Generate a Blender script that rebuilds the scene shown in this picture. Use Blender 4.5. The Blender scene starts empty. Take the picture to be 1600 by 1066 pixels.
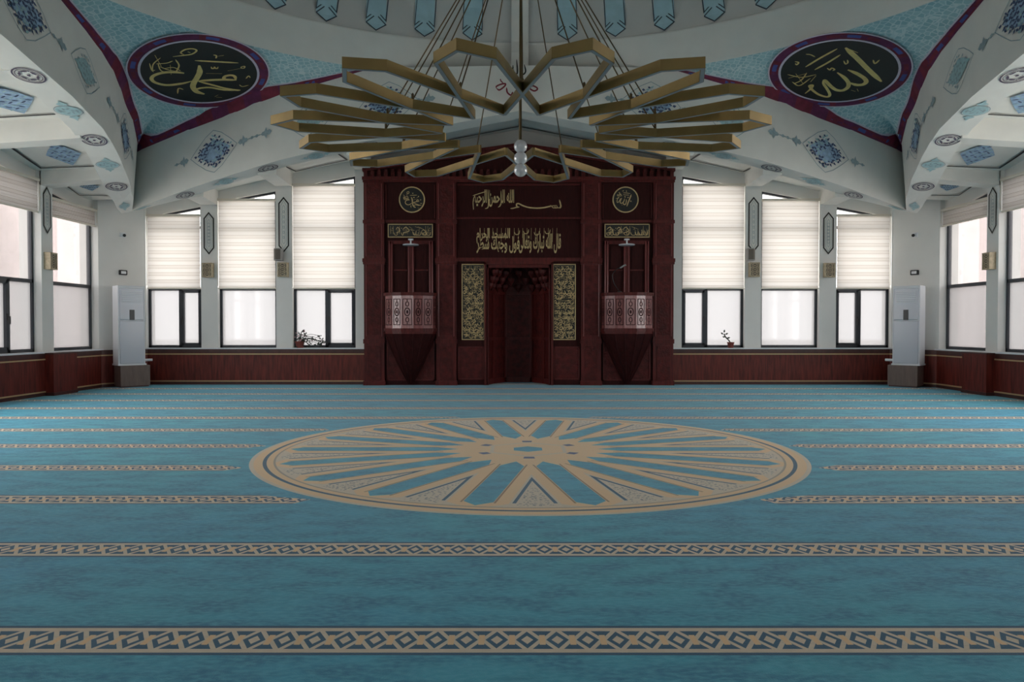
import bpy, math, random
import numpy as np
from mathutils import Vector, Matrix
from mathutils.bvhtree import BVHTree

S = bpy.context.scene
COL = S.collection
PI = math.pi
random.seed(7)

# ------------------------------------------------------------------ camera
cd = bpy.data.cameras.new('camera')
cam = bpy.data.objects.new('camera', cd)
COL.objects.link(cam)
cd.sensor_width = 36.0
cd.lens = 36.0 * 1160 / 1600
cam.location = (0, 0, 1.3)
cam.rotation_euler = (PI / 2 - math.atan(22 / 1160), 0, 0)
cd.clip_start, cd.clip_end = 0.05, 400
S.camera = cam

# ------------------------------------------------------------------ light
W = bpy.data.worlds.new('World')
S.world = W
W.use_nodes = True
bgn = W.node_tree.nodes['Background']
bgn.inputs[0].default_value = (1.0, 0.985, 0.97, 1)
bgn.inputs[1].default_value = 6.0
S.view_settings.view_transform = 'Standard'
S.view_settings.look = 'None'
S.view_settings.gamma = 1
S.view_settings.use_curve_mapping = False
S.view_settings.exposure = 0.22
S.cycles.use_denoising = True
S.cycles.max_bounces = 10
S.cycles.diffuse_bounces = 6
S.cycles.transparent_max_bounces = 12
S.cycles.sample_clamp_indirect = 4.0

# ------------------------------------------------------------------ layout
X0, YC = 0.15, 7.4          # centre of the dome in plan
EYE = 1.3                   # heights below written H are above this


def srgb(r, g, b):
    f = lambda c: c / 12.92 if c <= .04045 else ((c + .055) / 1.055) ** 2.4
    return (f(r / 255), f(g / 255), f(b / 255), 1)


# ------------------------------------------------------------------ materials
def mat(name, col, rough=.6, metal=0, noise=0, nscale=8, bump=0, bscale=40, spec=.5, sheen=0, coat=0, stretch=None):
    m = bpy.data.materials.new(name)
    m.use_nodes = True
    nt = m.node_tree
    p = nt.nodes['Principled BSDF']
    p.inputs['Base Color'].default_value = col
    p.inputs['Roughness'].default_value = rough
    p.inputs['Metallic'].default_value = metal
    p.inputs['Specular IOR Level'].default_value = spec
    if sheen:
        p.inputs['Sheen Weight'].default_value = sheen
    if coat:
        p.inputs['Coat Weight'].default_value = coat
        p.inputs['Coat Roughness'].default_value = .15
    if noise or bump:
        tc = nt.nodes.new('ShaderNodeTexCoord')
        mp = nt.nodes.new('ShaderNodeMapping')
        if stretch:
            mp.inputs['Scale'].default_value = stretch
        nt.links.new(tc.outputs['Object'], mp.inputs[0])
    if noise:
        n = nt.nodes.new('ShaderNodeTexNoise')
        n.inputs['Scale'].default_value = nscale
        n.inputs['Detail'].default_value = 5
        nt.links.new(mp.outputs[0], n.inputs['Vector'])
        mr = nt.nodes.new('ShaderNodeMapRange')
        mr.inputs[1].default_value, mr.inputs[2].default_value = .3, .7
        mr.inputs[3].default_value, mr.inputs[4].default_value = 1 - noise, 1 + noise
        nt.links.new(n.outputs[0], mr.inputs[0])
        mx = nt.nodes.new('ShaderNodeVectorMath')
        mx.operation = 'SCALE'
        mx.inputs[0].default_value = col[:3]
        nt.links.new(mr.outputs[0], mx.inputs['Scale'])
        nt.links.new(mx.outputs[0], p.inputs['Base Color'])
    if bump:
        v = nt.nodes.new('ShaderNodeTexVoronoi')
        v.inputs['Scale'].default_value = bscale
        nt.links.new(mp.outputs[0], v.inputs['Vector'])
        b = nt.nodes.new('ShaderNodeBump')
        b.inputs['Strength'].default_value = bump
        b.inputs['Distance'].default_value = .02
        nt.links.new(v.outputs[0], b.inputs['Height'])
        nt.links.new(b.outputs[0], p.inputs['Normal'])
    return m


class X:
    """small arithmetic on node sockets"""
    nt = None

    def __init__(s, k): s.k = k

    @staticmethod
    def op(o, *a):
        n = X.nt.nodes.new('ShaderNodeMath')
        n.operation = o
        for i, q in enumerate(a):
            if isinstance(q, X): X.nt.links.new(q.k, n.inputs[i])
            else: n.inputs[i].default_value = q
        return X(n.outputs[0])
    def __add__(s, o): return X.op('ADD', s, o)
    def __sub__(s, o): return X.op('SUBTRACT', s, o)
    def __rsub__(s, o): return X.op('SUBTRACT', o, s)
    def __mul__(s, o): return X.op('MULTIPLY', s, o)
    __rmul__ = __mul__
    __radd__ = __add__
    def __truediv__(s, o): return X.op('DIVIDE', s, o)
    def __lt__(s, o): return X.op('LESS_THAN', s, o)
    def __gt__(s, o): return X.op('GREATER_THAN', s, o)


def xabs(a): return X.op('ABSOLUTE', a)
def xmod(a, b): return X.op('FLOORED_MODULO', a, b)
def xmax(*a):
    r = a[0]
    for q in a[1:]: r = X.op('MAXIMUM', r, q)
    return r
def xmin(a, b): return X.op('MINIMUM', a, b)
def cmix(f, a, b):
    n = X.nt.nodes.new('ShaderNodeMix')
    n.data_type = 'RGBA'
    n.inputs[0].default_value = 0
    X.nt.links.new(f.k, n.inputs[0])
    for i, q in ((6, a), (7, b)):
        if isinstance(q, X): X.nt.links.new(q.k, n.inputs[i])
        else: n.inputs[i].default_value = q
    return X(n.outputs[2])
def xnoise(scale, detail=4, vec=None, kind='ShaderNodeTexNoise', out=0):
    n = X.nt.nodes.new(kind)
    n.inputs['Scale'].default_value = scale
    if 'Detail' in n.inputs: n.inputs['Detail'].default_value = detail
    if vec is not None: X.nt.links.new(vec, n.inputs['Vector'])
    return X(n.outputs[out])
def xcramp(a, lo, hi, o0=0., o1=1.):
    n = X.nt.nodes.new('ShaderNodeMapRange')
    X.nt.links.new(a.k, n.inputs[0])
    for i, q in enumerate((lo, hi, o0, o1)): n.inputs[i + 1].default_value = q
    return X(n.outputs[0])


MEDX, MEDY = .17, 7.88     # centre of the carpet medallion
ROW0, ROWD = 3.06, 1.256   # prayer rows


def carpet_material():
    m = bpy.data.materials.new('carpet')
    m.use_nodes = True
    nt = X.nt = m.node_tree
    p = nt.nodes['Principled BSDF']
    tc = nt.nodes.new('ShaderNodeTexCoord')
    sp = nt.nodes.new('ShaderNodeSeparateXYZ')
    nt.links.new(tc.outputs['Object'], sp.inputs[0])
    ox, oy = X(sp.outputs[0]), X(sp.outputs[1])
    vec = tc.outputs['Object']
    mp = nt.nodes.new('ShaderNodeMapping')
    mp.inputs['Scale'].default_value = (1, 2.2, 1)
    nt.links.new(vec, mp.inputs[0])
    n1 = xcramp(xnoise(3.2, 9, mp.outputs[0]), .38, .62)
    n2 = xcramp(xnoise(22, 5, mp.outputs[0]), .4, .65)
    n3 = xcramp(xnoise(.35, 3, vec), .35, .65)
    teal = cmix(n3, srgb(58, 156, 192), srgb(64, 172, 188))
    teal = cmix(n1 * .8, teal, srgb(36, 120, 156))
    teal = cmix(n2 * .55, teal, srgb(92, 184, 204))
    dark = srgb(34, 88, 116)
    beige = srgb(218, 202, 180)
    beige = cmix(n2 * .4, beige, srgb(196, 180, 160))
    orange = srgb(232, 196, 150)
    orange = cmix(n2 * .4, orange, srgb(226, 200, 164))
    # --- rows
    yr = xmod(oy - (ROW0 - ROWD / 2), ROWD) - ROWD / 2
    ay = xabs(yr)
    u = xmod(ox / .126, 1.0)
    tri = xabs(u * 2 - 1)                      # 1 at edges, 0 at middle
    dy = ay / .12
    strand = xabs(dy - (1 - tri) * .92 + .06) < .17
    edge = xabs(dy - .87) < .14
    dia = (dy / .34 + xabs(u - .5) / .2) < 1.0
    cross = (tri > .80) * (dy < .4)
    band = ay < .145
    rowc = cmix(dia, dark, beige)
    rowc = cmix(strand, rowc, beige)
    rowc = cmix(cross, rowc, orange)
    rowc = cmix(edge, rowc, beige)
    rowc = cmix(ay > .122, rowc, dark)
    mx, my = ox - MEDX, oy - MEDY
    r = X.op('SQRT', mx * mx + my * my)
    # rows stop with a point beside the medallion
    rowmask = band * ((r - ay * 1.2) > 2.86)
    col = cmix(rowmask, teal, rowc)
    # --- medallion, 18 petals
    k = math.radians(20)
    ang = X.op('ARCTAN2', mx, my)
    a = xmod(ang, k) - k / 2
    px = r * X.op('COSINE', a)
    py = xabs(r * X.op('SINE', a))
    hexa = xmax(py - .115, (px - 2.53) + py, (.74 - px) + py * 2.0) < 0
    fram = xmax(py - .235, (px - 2.64) + py * .8, (.3 - px) + py * 1.4) < 0
    line = (xabs(py - .27) < .014) * (r > 1.38) * (r < 2.44)
    inlay = xmax(.30 - py, r - 2.52, 1.5 - r) < 0
    vor = xnoise(38, 0, vec, 'ShaderNodeTexVoronoi')
    pat = cmix(vor > .36, srgb(140, 138, 136), srgb(214, 200, 180))
    med = cmix(inlay, beige, pat)
    med = cmix(fram, med, orange)
    med = cmix(line, med, dark)
    med = cmix(hexa, med, teal)
    fr2 = (xabs(py - .128) < .008) * (r > .9) * (r < 2.45)
    med = cmix(fr2, med, srgb(160, 130, 100))
    # heart of the medallion
    core = r < .74
    k6 = math.radians(60)
    a6 = xmod(ang, k6) - k6 / 2
    hx = r * X.op('COSINE', a6)
    corec = cmix((hx < .40) * (hx > .36), orange, beige)
    corec = cmix(hx < .15, corec, teal)
    corec = cmix((xabs(r - .52) < .05) * (xabs(a6) > .42), corec, srgb(70, 90, 130))
    med = cmix(core, med, corec)
    med = cmix(xabs(r - 2.57) < .010, med, srgb(170, 156, 138))
    med = cmix(r > 2.58, med, orange)
    med = cmix(xabs(r - 2.66) < .018, med, dark)
    med = cmix(xabs(r - 2.78) < .02, med, beige)
    col = cmix(r < 2.80, col, med)
    nt.links.new(col.k, p.inputs['Base Color'])
    p.inputs['Roughness'].default_value = .95
    p.inputs['Specular IOR Level'].default_value = .15
    p.inputs['Sheen Weight'].default_value = .2
    p.inputs['Sheen Roughness'].default_value = .5
    b = nt.nodes.new('ShaderNodeBump')
    b.inputs['Strength'].default_value = .35
    b.inputs['Distance'].default_value = .01
    nn = xnoise(160, 2, vec)
    nt.links.new(nn.k, b.inputs['Height'])
    nt.links.new(b.outputs[0], p.inputs['Normal'])
    return m


def honeycomb_material():
    m = bpy.data.materials.new('honeycomb_paint')
    m.use_nodes = True
    nt = X.nt = m.node_tree
    p = nt.nodes['Principled BSDF']
    tc = nt.nodes.new('ShaderNodeTexCoord')
    mp = nt.nodes.new('ShaderNodeMapping')
    mp.inputs['Scale'].default_value = (1, 1, .6)
    nt.links.new(tc.outputs['Object'], mp.inputs[0])
    v = nt.nodes.new('ShaderNodeTexVoronoi')
    v.feature = 'DISTANCE_TO_EDGE'
    v.inputs['Scale'].default_value = 10.5
    v.inputs['Randomness'].default_value = .55
    nt.links.new(mp.outputs[0], v.inputs['Vector'])
    v2 = nt.nodes.new('ShaderNodeTexVoronoi')
    v2.inputs['Scale'].default_value = 10.5
    v2.inputs['Randomness'].default_value = .55
    nt.links.new(mp.outputs[0], v2.inputs['Vector'])
    sc = nt.nodes.new('ShaderNodeSeparateColor')
    nt.links.new(v2.outputs['Color'], sc.inputs[0])
    fill = cmix(X(sc.outputs[0]), srgb(152, 190, 198), srgb(174, 206, 210))
    col = cmix(xcramp(X(v.outputs[0]), .03, .10), srgb(212, 226, 227), fill)
    nt.links.new(col.k, p.inputs['Base Color'])
    p.inputs['Roughness'].default_value = .8
    return m


def blind_material():
    m = bpy.data.materials.new('zebra_blind_fabric')
    m.use_nodes = True
    nt = X.nt = m.node_tree
    nt.nodes.remove(nt.nodes['Principled BSDF'])
    tc = nt.nodes.new('ShaderNodeTexCoord')
    sp = nt.nodes.new('ShaderNodeSeparateXYZ')
    nt.links.new(tc.outputs['Object'], sp.inputs[0])
    z = X(sp.outputs[2])
    f = xmod(z / .165, 1.0)
    thin = xmax(f < .05, xabs(f - .62) < .02)
    half = (f > .5)
    col = cmix(half, srgb(204, 198, 193), srgb(198, 191, 185))
    col = cmix(thin, col, srgb(168, 158, 148))
    d = nt.nodes.new('ShaderNodeBsdfDiffuse')
    t = nt.nodes.new('ShaderNodeBsdfTranslucent')
    nt.links.new(col.k, d.inputs[0])
    nt.links.new(col.k, t.inputs[0])
    mx = nt.nodes.new('ShaderNodeMixShader')
    mx.inputs[0].default_value = .35
    nt.links.new(d.outputs[0], mx.inputs[1])
    nt.links.new(t.outputs[0], mx.inputs[2])
    nt.links.new(mx.outputs[0], nt.nodes['Material Output'].inputs[0])
    return m


def pane_material(name, clear, tint):
    """window pane: part clear, part diffusing film, a little gloss"""
    m = bpy.data.materials.new(name)
    m.use_nodes = True
    nt = m.node_tree
    nt.nodes.remove(nt.nodes['Principled BSDF'])
    tr = nt.nodes.new('ShaderNodeBsdfTransparent')
    tl = nt.nodes.new('ShaderNodeBsdfTranslucent')
    gl = nt.nodes.new('ShaderNodeBsdfGlossy')
    tr.inputs[0].default_value = tint
    tl.inputs[0].default_value = tint
    gl.inputs['Roughness'].default_value = .05
    a = nt.nodes.new('ShaderNodeMixShader')
    a.inputs[0].default_value = clear
    nt.links.new(tl.outputs[0], a.inputs[1])
    nt.links.new(tr.outputs[0], a.inputs[2])
    b = nt.nodes.new('ShaderNodeMixShader')
    b.inputs[0].default_value = .04
    nt.links.new(a.outputs[0], b.inputs[1])
    nt.links.new(gl.outputs[0], b.inputs[2])
    nt.links.new(b.outputs[0], nt.nodes['Material Output'].inputs[0])
    return m


M = dict(
    carpet=carpet_material(),
    honey=honeycomb_material(),
    blind=blind_material(),
    frosted=pane_material('frosted_pane', .30, (.168, .166, .170, 1)),
    clear=pane_material('clear_pane', .93, (.96, .97, .97, 1)),
    solar=pane_material('solar_pane', .9, (.36, .355, .36, 1)),
    plaster=mat('white_plaster', srgb(222, 220, 214), .85, noise=.03, nscale=3),
    wall=mat('wall_paint', srgb(230, 228, 224), .8, noise=.02, nscale=3),
    dome=mat('dome_paint', srgb(200, 199, 196), .85, noise=.03, nscale=2),
    stripe=mat('dome_stripe_blue', srgb(168, 200, 210), .8, noise=.06, nscale=6),
    slate=mat('slate_line', srgb(70, 80, 92), .8),
    grey=mat('dark_grey_line', srgb(62, 56, 58), .8),
    ornp=mat('plum_paint', srgb(78, 66, 88), .8, noise=.2, nscale=20),
    ornt=mat('pale_teal_paint', srgb(160, 190, 194), .8, noise=.12, nscale=20),
    ornt2=mat('grey_teal_paint', srgb(146, 164, 170), .8, noise=.15, nscale=20),
    ornb=mat('blue_paint', srgb(146, 172, 198), .8, noise=.25, nscale=14),
    ornd=mat('dark_blue_paint', srgb(70, 82, 112), .8, noise=.2, nscale=20),
    purple=mat('purple_border', srgb(100, 34, 76), .75, noise=.25, nscale=9),
    redb=mat('crimson_border', srgb(118, 34, 56), .75, noise=.25, nscale=9),
    blued=mat('blue_border', srgb(74, 82, 150), .75, noise=.15, nscale=9),
    lav=mat('lavender_line', srgb(212, 200, 214), .75),
    black=mat('black_enamel', srgb(26, 26, 24), .55),
    gold=mat('gold_leaf', srgb(222, 196, 124), .45, metal=.15, noise=.12, nscale=12),
    goldw=mat('gilt_lettering', srgb(206, 178, 128), .5, metal=.1, noise=.15, nscale=14),
    brass=mat('brushed_brass', srgb(152, 126, 80), .45, metal=.6, noise=.12, nscale=5),
    opal=mat('opal_diffuser', srgb(160, 164, 170), .5),
    cable=mat('dark_brass_cable', srgb(92, 74, 46), .5, metal=.6),
    chrome=mat('pearl_glass', srgb(226, 222, 224), .12, metal=.15, coat=.6),
    wood=mat('mahogany', srgb(86, 27, 24), .48, noise=.35, nscale=4, stretch=(6, 6, 1), spec=.3),
    woodd=mat('dark_mahogany', srgb(52, 17, 16), .6, spec=.15, noise=.3, nscale=4, stretch=(6, 6, 1)),
    carve=mat('carved_mahogany', srgb(78, 25, 23), .55, spec=.25, noise=.4, nscale=9, bump=.3, bscale=22),
    woodh=mat('mahogany_edge_highlight', srgb(132, 56, 54), .35, coat=.3),  # paler colour paints the highlights on thin moulding strips
    woodl=mat('lacquered_mahogany_window_sheen', srgb(142, 84, 82), .26, noise=.2, nscale=4, stretch=(6, 6, 1), coat=.6),  # paler than the mahogany, window reflections put into the lacquer colour
    wains=mat('wainscot_wood', srgb(100, 36, 28), .45, noise=.5, nscale=3, stretch=(7, 7, .8), spec=.35),
    wainsd=mat('wainscot_cap_wood', srgb(70, 34, 30), .4, noise=.25, nscale=3, stretch=(3, 3, 1)),
    strip=mat('pale_gold_strip', srgb(190, 160, 120), .4, metal=.2),
    frame=mat('anthracite_frame', srgb(52, 55, 62), .45),
    handle=mat('black_handle', srgb(24, 24, 26), .4),
    blindw=mat('cream_blind_rail', srgb(226, 218, 204), .5),
    acw=mat('white_plastic', srgb(226, 228, 232), .3),
    acg=mat('pale_silver_panel', srgb(196, 198, 208), .22, coat=.4),
    blackp=mat('black_plastic', srgb(20, 20, 22), .3),
    plinth=mat('grey_brown_laminate', srgb(112, 92, 84), .5, noise=.15, nscale=4, stretch=(6, 6, 1)),
    speaker=mat('grey_speaker', srgb(150, 148, 146), .6),
    lattice=mat('antique_gold', srgb(182, 166, 138), .5, metal=.1, noise=.2, nscale=18),
    latticed=mat('sconce_glass', srgb(92, 84, 74), .5),
    terra=mat('terracotta', srgb(124, 58, 48), .7, noise=.1),
    leaf=mat('dark_leaf', srgb(44, 52, 40), .6, noise=.3, nscale=20),
    petal=mat('pink_petal', srgb(190, 150, 156), .6),
    soil=mat('soil', srgb(50, 38, 30), .9),
    pale=mat('pale_pink_stone', srgb(224, 212, 211), .8, noise=.08, nscale=1.2),
    paving=mat('outside_paving', srgb(205, 203, 198), .9, noise=.05),
    redp=mat('red_paint', srgb(128, 46, 56), .8),
)


# ------------------------------------------------------------------ mesh builder
class MB:
    def __init__(s, *mats):
        s.v, s.f, s.m = [], [], []
        s.mats = list(mats)

    def add(s, vs, fs, mi=0):
        b = len(s.v)
        s.v += [tuple(q) for q in vs]
        for q in fs:
            s.f.append([b + i for i in q])
            s.m.append(mi)
        return s

    def quad(s, a, b, c, d, mi=0): return s.add([a, b, c, d], [(0, 1, 2, 3)], mi)

    def box(s, x0, x1, y0, y1, z0, z1, mi=0):
        v = [(x, y, z) for z in (z0, z1) for y in (y0, y1) for x in (x0, x1)]
        return s.add(v, [(0, 2, 3, 1), (4, 5, 7, 6), (0, 1, 5, 4), (2, 6, 7, 3), (0, 4, 6, 2), (1, 3, 7, 5)], mi)

    def prism(s, poly, fn0, fn1, mi=0):
        """poly of 2-D points, fn0/fn1 map them to the two end faces"""
        n = len(poly)
        v = [fn0(*q) for q in poly] + [fn1(*q) for q in poly]
        f = [tuple(range(n))[::-1], tuple(range(n, 2 * n))]
        f += [(i, (i + 1) % n, n + (i + 1) % n, n + i) for i in range(n)]
        return s.add(v, f, mi)

    def tube(s, pts, r, seg=8, mi=0, taper=None):
        pts = [Vector(p) for p in pts]
        rings = []
        for i, p in enumerate(pts):
            d = (pts[min(i + 1, len(pts) - 1)] - pts[max(i - 1, 0)]).normalized()
            a = d.cross(Vector((0, 0, 1)) if abs(d.z) < .9 else Vector((1, 0, 0))).normalized()
            b = d.cross(a)
            rr = r if taper is None else r * (1 + (taper - 1) * i / (len(pts) - 1))
            rings.append([p + (a * math.cos(2 * PI * k / seg) + b * math.sin(2 * PI * k / seg)) * rr for k in range(seg)])
        v = [q for g in rings for q in g]
        f = []
        for i in range(len(pts) - 1):
            for k in range(seg):
                f.append((i * seg + k, i * seg + (k + 1) % seg, (i + 1) * seg + (k + 1) % seg, (i + 1) * seg + k))
        f.append(tuple(range(seg))[::-1])
        f.append(tuple(range((len(pts) - 1) * seg, len(pts) * seg)))
        return s.add(v, f, mi)

    def lathe(s, prof, c=(0, 0, 0), seg=24, mi=0):
        v, f = [], []
        for r, z in prof:
            for k in range(seg):
                a = 2 * PI * k / seg
                v.append((c[0] + r * math.cos(a), c[1] + r * math.sin(a), c[2] + z))
        for i in range(len(prof) - 1):
            for k in range(seg):
                f.append((i * seg + k, i * seg + (k + 1) % seg, (i + 1) * seg + (k + 1) % seg, (i + 1) * seg + k))
        return s.add(v, f, mi)

    def ball(s, c, r, seg=20, mi=0):
        n = seg // 2
        return s.lathe([(max(1e-4, r * math.sin(PI * i / n)), -r * math.cos(PI * i / n)) for i in range(n + 1)], c, seg, mi)

    def grid(s, P, mi=0):
        """P[i][j] points"""
        n, k = len(P), len(P[0])
        v = [q for row in P for q in row]
        f = [(i * k + j, i * k + j + 1, (i + 1) * k + j + 1, (i + 1) * k + j) for i in range(n - 1) for j in range(k - 1)]
        return s.add(v, f, mi)

    def build(s, name, parent=None, mx=None, smooth=False, bevel=0, loc=None, rot=None):
        me = bpy.data.meshes.new(name)
        v = s.v if mx is None else [tuple(mx @ Vector(q)) for q in s.v]
        me.from_pydata(v, [], s.f)
        for q in s.mats: me.materials.append(q)
        me.polygons.foreach_set('material_index', s.m)
        me.polygons.foreach_set('use_smooth', [smooth] * len(s.f))
        me.update()
        o = bpy.data.objects.new(name, me)
        COL.objects.link(o)
        if parent: o.parent = parent
        if loc: o.location = loc
        if rot: o.rotation_euler = rot
        if bevel:
            b = o.modifiers.new('Bevel', 'BEVEL')
            b.width, b.segments, b.limit_method = bevel, 2, 'ANGLE'
        return o


def tag(o, label=None, cat=None, group=None, kind=None):
    if label: o['label'] = label
    if cat: o['category'] = cat
    if group: o['group'] = group
    if kind: o['kind'] = kind
    return o


def empty(name, loc=(0, 0, 0), rz=0):
    o = bpy.data.objects.new(name, None)
    COL.objects.link(o)
    o.location = loc
    o.rotation_euler = (0, 0, rz)
    return o


def smooth_path(pts, n=6):
    if len(pts) < 3: return pts
    P = [np.array(p, float) for p in pts]
    P = [2 * P[0] - P[1]] + P + [2 * P[-1] - P[-2]]
    out = []
    for i in range(1, len(P) - 2):
        for k in range(n):
            t = k / n
            a, b, c, d = P[i - 1:i + 3]
            out.append(.5 * (2 * b + (c - a) * t + (2 * a - 5 * b + 4 * c - d) * t * t + (3 * b - 3 * c + d - a) * t ** 3))
    out.append(P[-2])
    return [tuple(q) for q in out]


def ribbon2d(pts, w, closed=False, taper=False):
    """left and right offset points of a 2-D path"""
    P = [Vector((p[0], p[1])) for p in pts]
    n = len(P)
    L, R = [], []
    for i in range(n):
        a = P[i - 1] if (i or closed) else P[i]
        b = P[(i + 1) % n] if (i < n - 1 or closed) else P[i]
        d0 = (P[i] - a)
        d1 = (b - P[i])
        d0 = d0.normalized() if d0.length > 1e-9 else d1.normalized()
        d1 = d1.normalized() if d1.length > 1e-9 else d0
        t = d0 + d1
        t = t.normalized() if t.length > 1e-6 else d1
        nrm = Vector((-t.y, t.x))
        cs = max(.45, nrm.dot(Vector((-d1.y, d1.x))))
        ww = w / 2 / cs
        if taper:
            e = min(i, n - 1 - i) / max(1, n - 1)
            ww *= min(1, .35 + e * 5)
        L.append(P[i] + nrm * ww)
        R.append(P[i] - nrm * ww)
    return L, R


def stroke(mb, pts, w, fn, mi=0, closed=False, taper=True, smooth=True):
    """flat painted stroke, fn maps (x, y) to 3-D"""
    if smooth: pts = smooth_path(pts)
    L, R = ribbon2d(pts, w, closed, taper)
    n = len(L)
    v = [fn(*q) for q in L] + [fn(*q) for q in R]
    e = n if closed else n - 1
    mb.add(v, [(i, (i + 1) % n, n + (i + 1) % n, n + i) for i in range(e)], mi)


def poly(mb, pts, fn, mi=0):
    mb.add([fn(*q) for q in pts], [tuple(range(len(pts)))], mi)


def ell(cx, cy, rx, ry, n=24, rot=0):
    o = []
    for k in range(n):
        a = 2 * PI * k / n
        x, y = rx * math.cos(a), ry * math.sin(a)
        o.append((cx + x * math.cos(rot) - y * math.sin(rot), cy + x * math.sin(rot) + y * math.cos(rot)))
    return o


# ------------------------------------------------------------------ arabic lettering
AR = {'ا': (0xFE8D, 2), 'ب': (0xFE8F, 4), 'ت': (0xFE95, 4), 'ج': (0xFE9D, 4), 'ح': (0xFEA1, 4), 'د': (0xFEA9, 2), 'ر': (0xFEAD, 2),
      'س': (0xFEB1, 4), 'ش': (0xFEB5, 4), 'ط': (0xFEC1, 4), 'ع': (0xFEC9, 4), 'ف': (0xFED1, 4), 'ق': (0xFED5, 4), 'ك': (0xFED9, 4),
      'ل': (0xFEDD, 4), 'م': (0xFEE1, 4), 'ن': (0xFEE5, 4), 'ه': (0xFEE9, 4), 'و': (0xFEED, 2), 'ى': (0xFEEF, 2), 'ي': (0xFEF1, 4)}


def shape(txt):
    out = []
    for w in txt.split(' '):
        for i, c in enumerate(w):
            base, nf = AR[c]
            prev = i > 0 and AR[w[i - 1]][1] == 4
            nxt = i < len(w) - 1 and nf == 4
            out.append(chr(base + (3 if prev and nxt else 1 if prev else 2 if nxt else 0)))
        out.append(' ')
    return ''.join(reversed(out)).strip()


def letter_mesh(mb, txt, x0, x1, z0, z1, fn, mi=0):
    """lettering fitted in a box; fn maps (x, z) to 3-D"""
    c = bpy.data.curves.new('lettering', 'FONT')
    c.body = shape(txt)
    c.resolution_u = 3
    c.offset = .022
    o = bpy.data.objects.new('lettering', c)
    COL.objects.link(o)
    bpy.context.view_layer.update()
    me = bpy.data.meshes.new_from_object(o.evaluated_get(bpy.context.evaluated_depsgraph_get()))
    xs = [q.co.x for q in me.vertices]
    ys = [q.co.y for q in me.vertices]
    a, b, d, e = min(xs), max(xs), min(ys), max(ys)
    v = [fn(x0 + (q.co.x - a) / (b - a) * (x1 - x0), z0 + (q.co.y - d) / (e - d) * (z1 - z0)) for q in me.vertices]
    mb.add(v, [tuple(p.vertices) for p in me.polygons], mi)
    bpy.data.objects.remove(o)
    bpy.data.curves.remove(c)
    bpy.data.meshes.remove(me)


MUHAMMAD = [(0.045,[(0.717,0.059),(0.651,0.171),(0.574,0.182),(0.504,0.117),(0.505,0.038),(0.578,0.019),(0.64,0.065)]),(0.05,[(0.711,0.073),(0.535,0.005),(0.326,-0.11),(0.151,-0.225)]),(0.039,[(0.156,-0.238),(0.381,-0.244),(0.63,-0.258),(0.837,-0.235),(0.925,-0.204)]),(0.039,[(0.925,-0.204),(0.654,-0.313),(0.419,-0.34),(0.276,-0.423),(0.203,-0.523)]),(0.075,[(-0.017,0.246),(0.068,0.047),(0.094,-0.158),(0.105,-0.31),(0.144,-0.452),(0.251,-0.566),(0.407,-0.594)]),(0.05,[(0.058,-0.269),(-0.082,-0.43),(-0.277,-0.57),(-0.455,-0.575),(-0.554,-0.498),(-0.564,-0.38),(-0.49,-0.253),(-0.362,-0.155),(-0.146,-0.093)]),(0.032,[(-0.133,0.351),(0.171,0.463),(0.529,0.595)]),(0.016,[(0.172,0.06),(0.418,0.169)]),(0.021,[(0.171,0.294),(0.204,0.249),(0.23,0.262),(0.227,0.306),(0.256,0.275),(0.282,0.287),(0.274,0.344)]),(0.023,[(-0.483,0.307),(-0.337,0.423),(-0.24,0.514),(-0.214,0.639),(-0.293,0.655),(-0.382,0.583),(-0.412,0.47),(-0.341,0.435)]),(0.036,[(-0.323,0.542),(-0.278,0.537)]),(0.021,[(0.068,0.639),(0.122,0.637),(0.145,0.562)]),(0.018,[(0.152,0.638),(0.225,0.703)]),(0.018,[(0.615,0.511),(0.662,0.549),(0.678,0.496),(0.638,0.476),(0.615,0.511)]),(0.013,[(0.462,0.292),(0.641,0.471)]),(0.018,[(0.844,0.2),(0.85,0.298),(0.901,0.259)]),(0.016,[(0.825,-0.035),(0.898,-0.067),(0.977,0.02)]),(0.021,[(-0.018,-0.757),(-0.062,-0.613),(-0.045,-0.573),(0.023,-0.59)]),(0.014,[(0.596,-0.592),(0.628,-0.509)]),(0.014,[(0.623,-0.597),(0.727,-0.566)]),(0.02,[(-0.747,0.232),(-0.548,-0.043)]),(0.016,[(-0.644,0.198),(-0.684,-0.022),(-0.637,-0.205),(-0.6,-0.186)]),(0.016,[(-0.647,-0.004),(-0.508,0.093),(-0.444,0.198)]),(0.02,[(-0.42,0.253),(-0.308,0.104),(-0.284,-0.124)]),(0.016,[(-0.572,-0.055),(-0.4,-0.09),(-0.157,-0.062)]),(0.016,[(-0.631,0.033),(-0.525,-0.15),(-0.411,-0.185)]),(0.016,[(-0.481,-0.069),(-0.365,0.017),(-0.227,-0.035)]),(0.016,[(-0.441,0.068),(-0.329,-0.206)]),(0.014,[(-0.747,-0.024),(-0.664,-0.188),(-0.608,-0.25)])]
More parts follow.
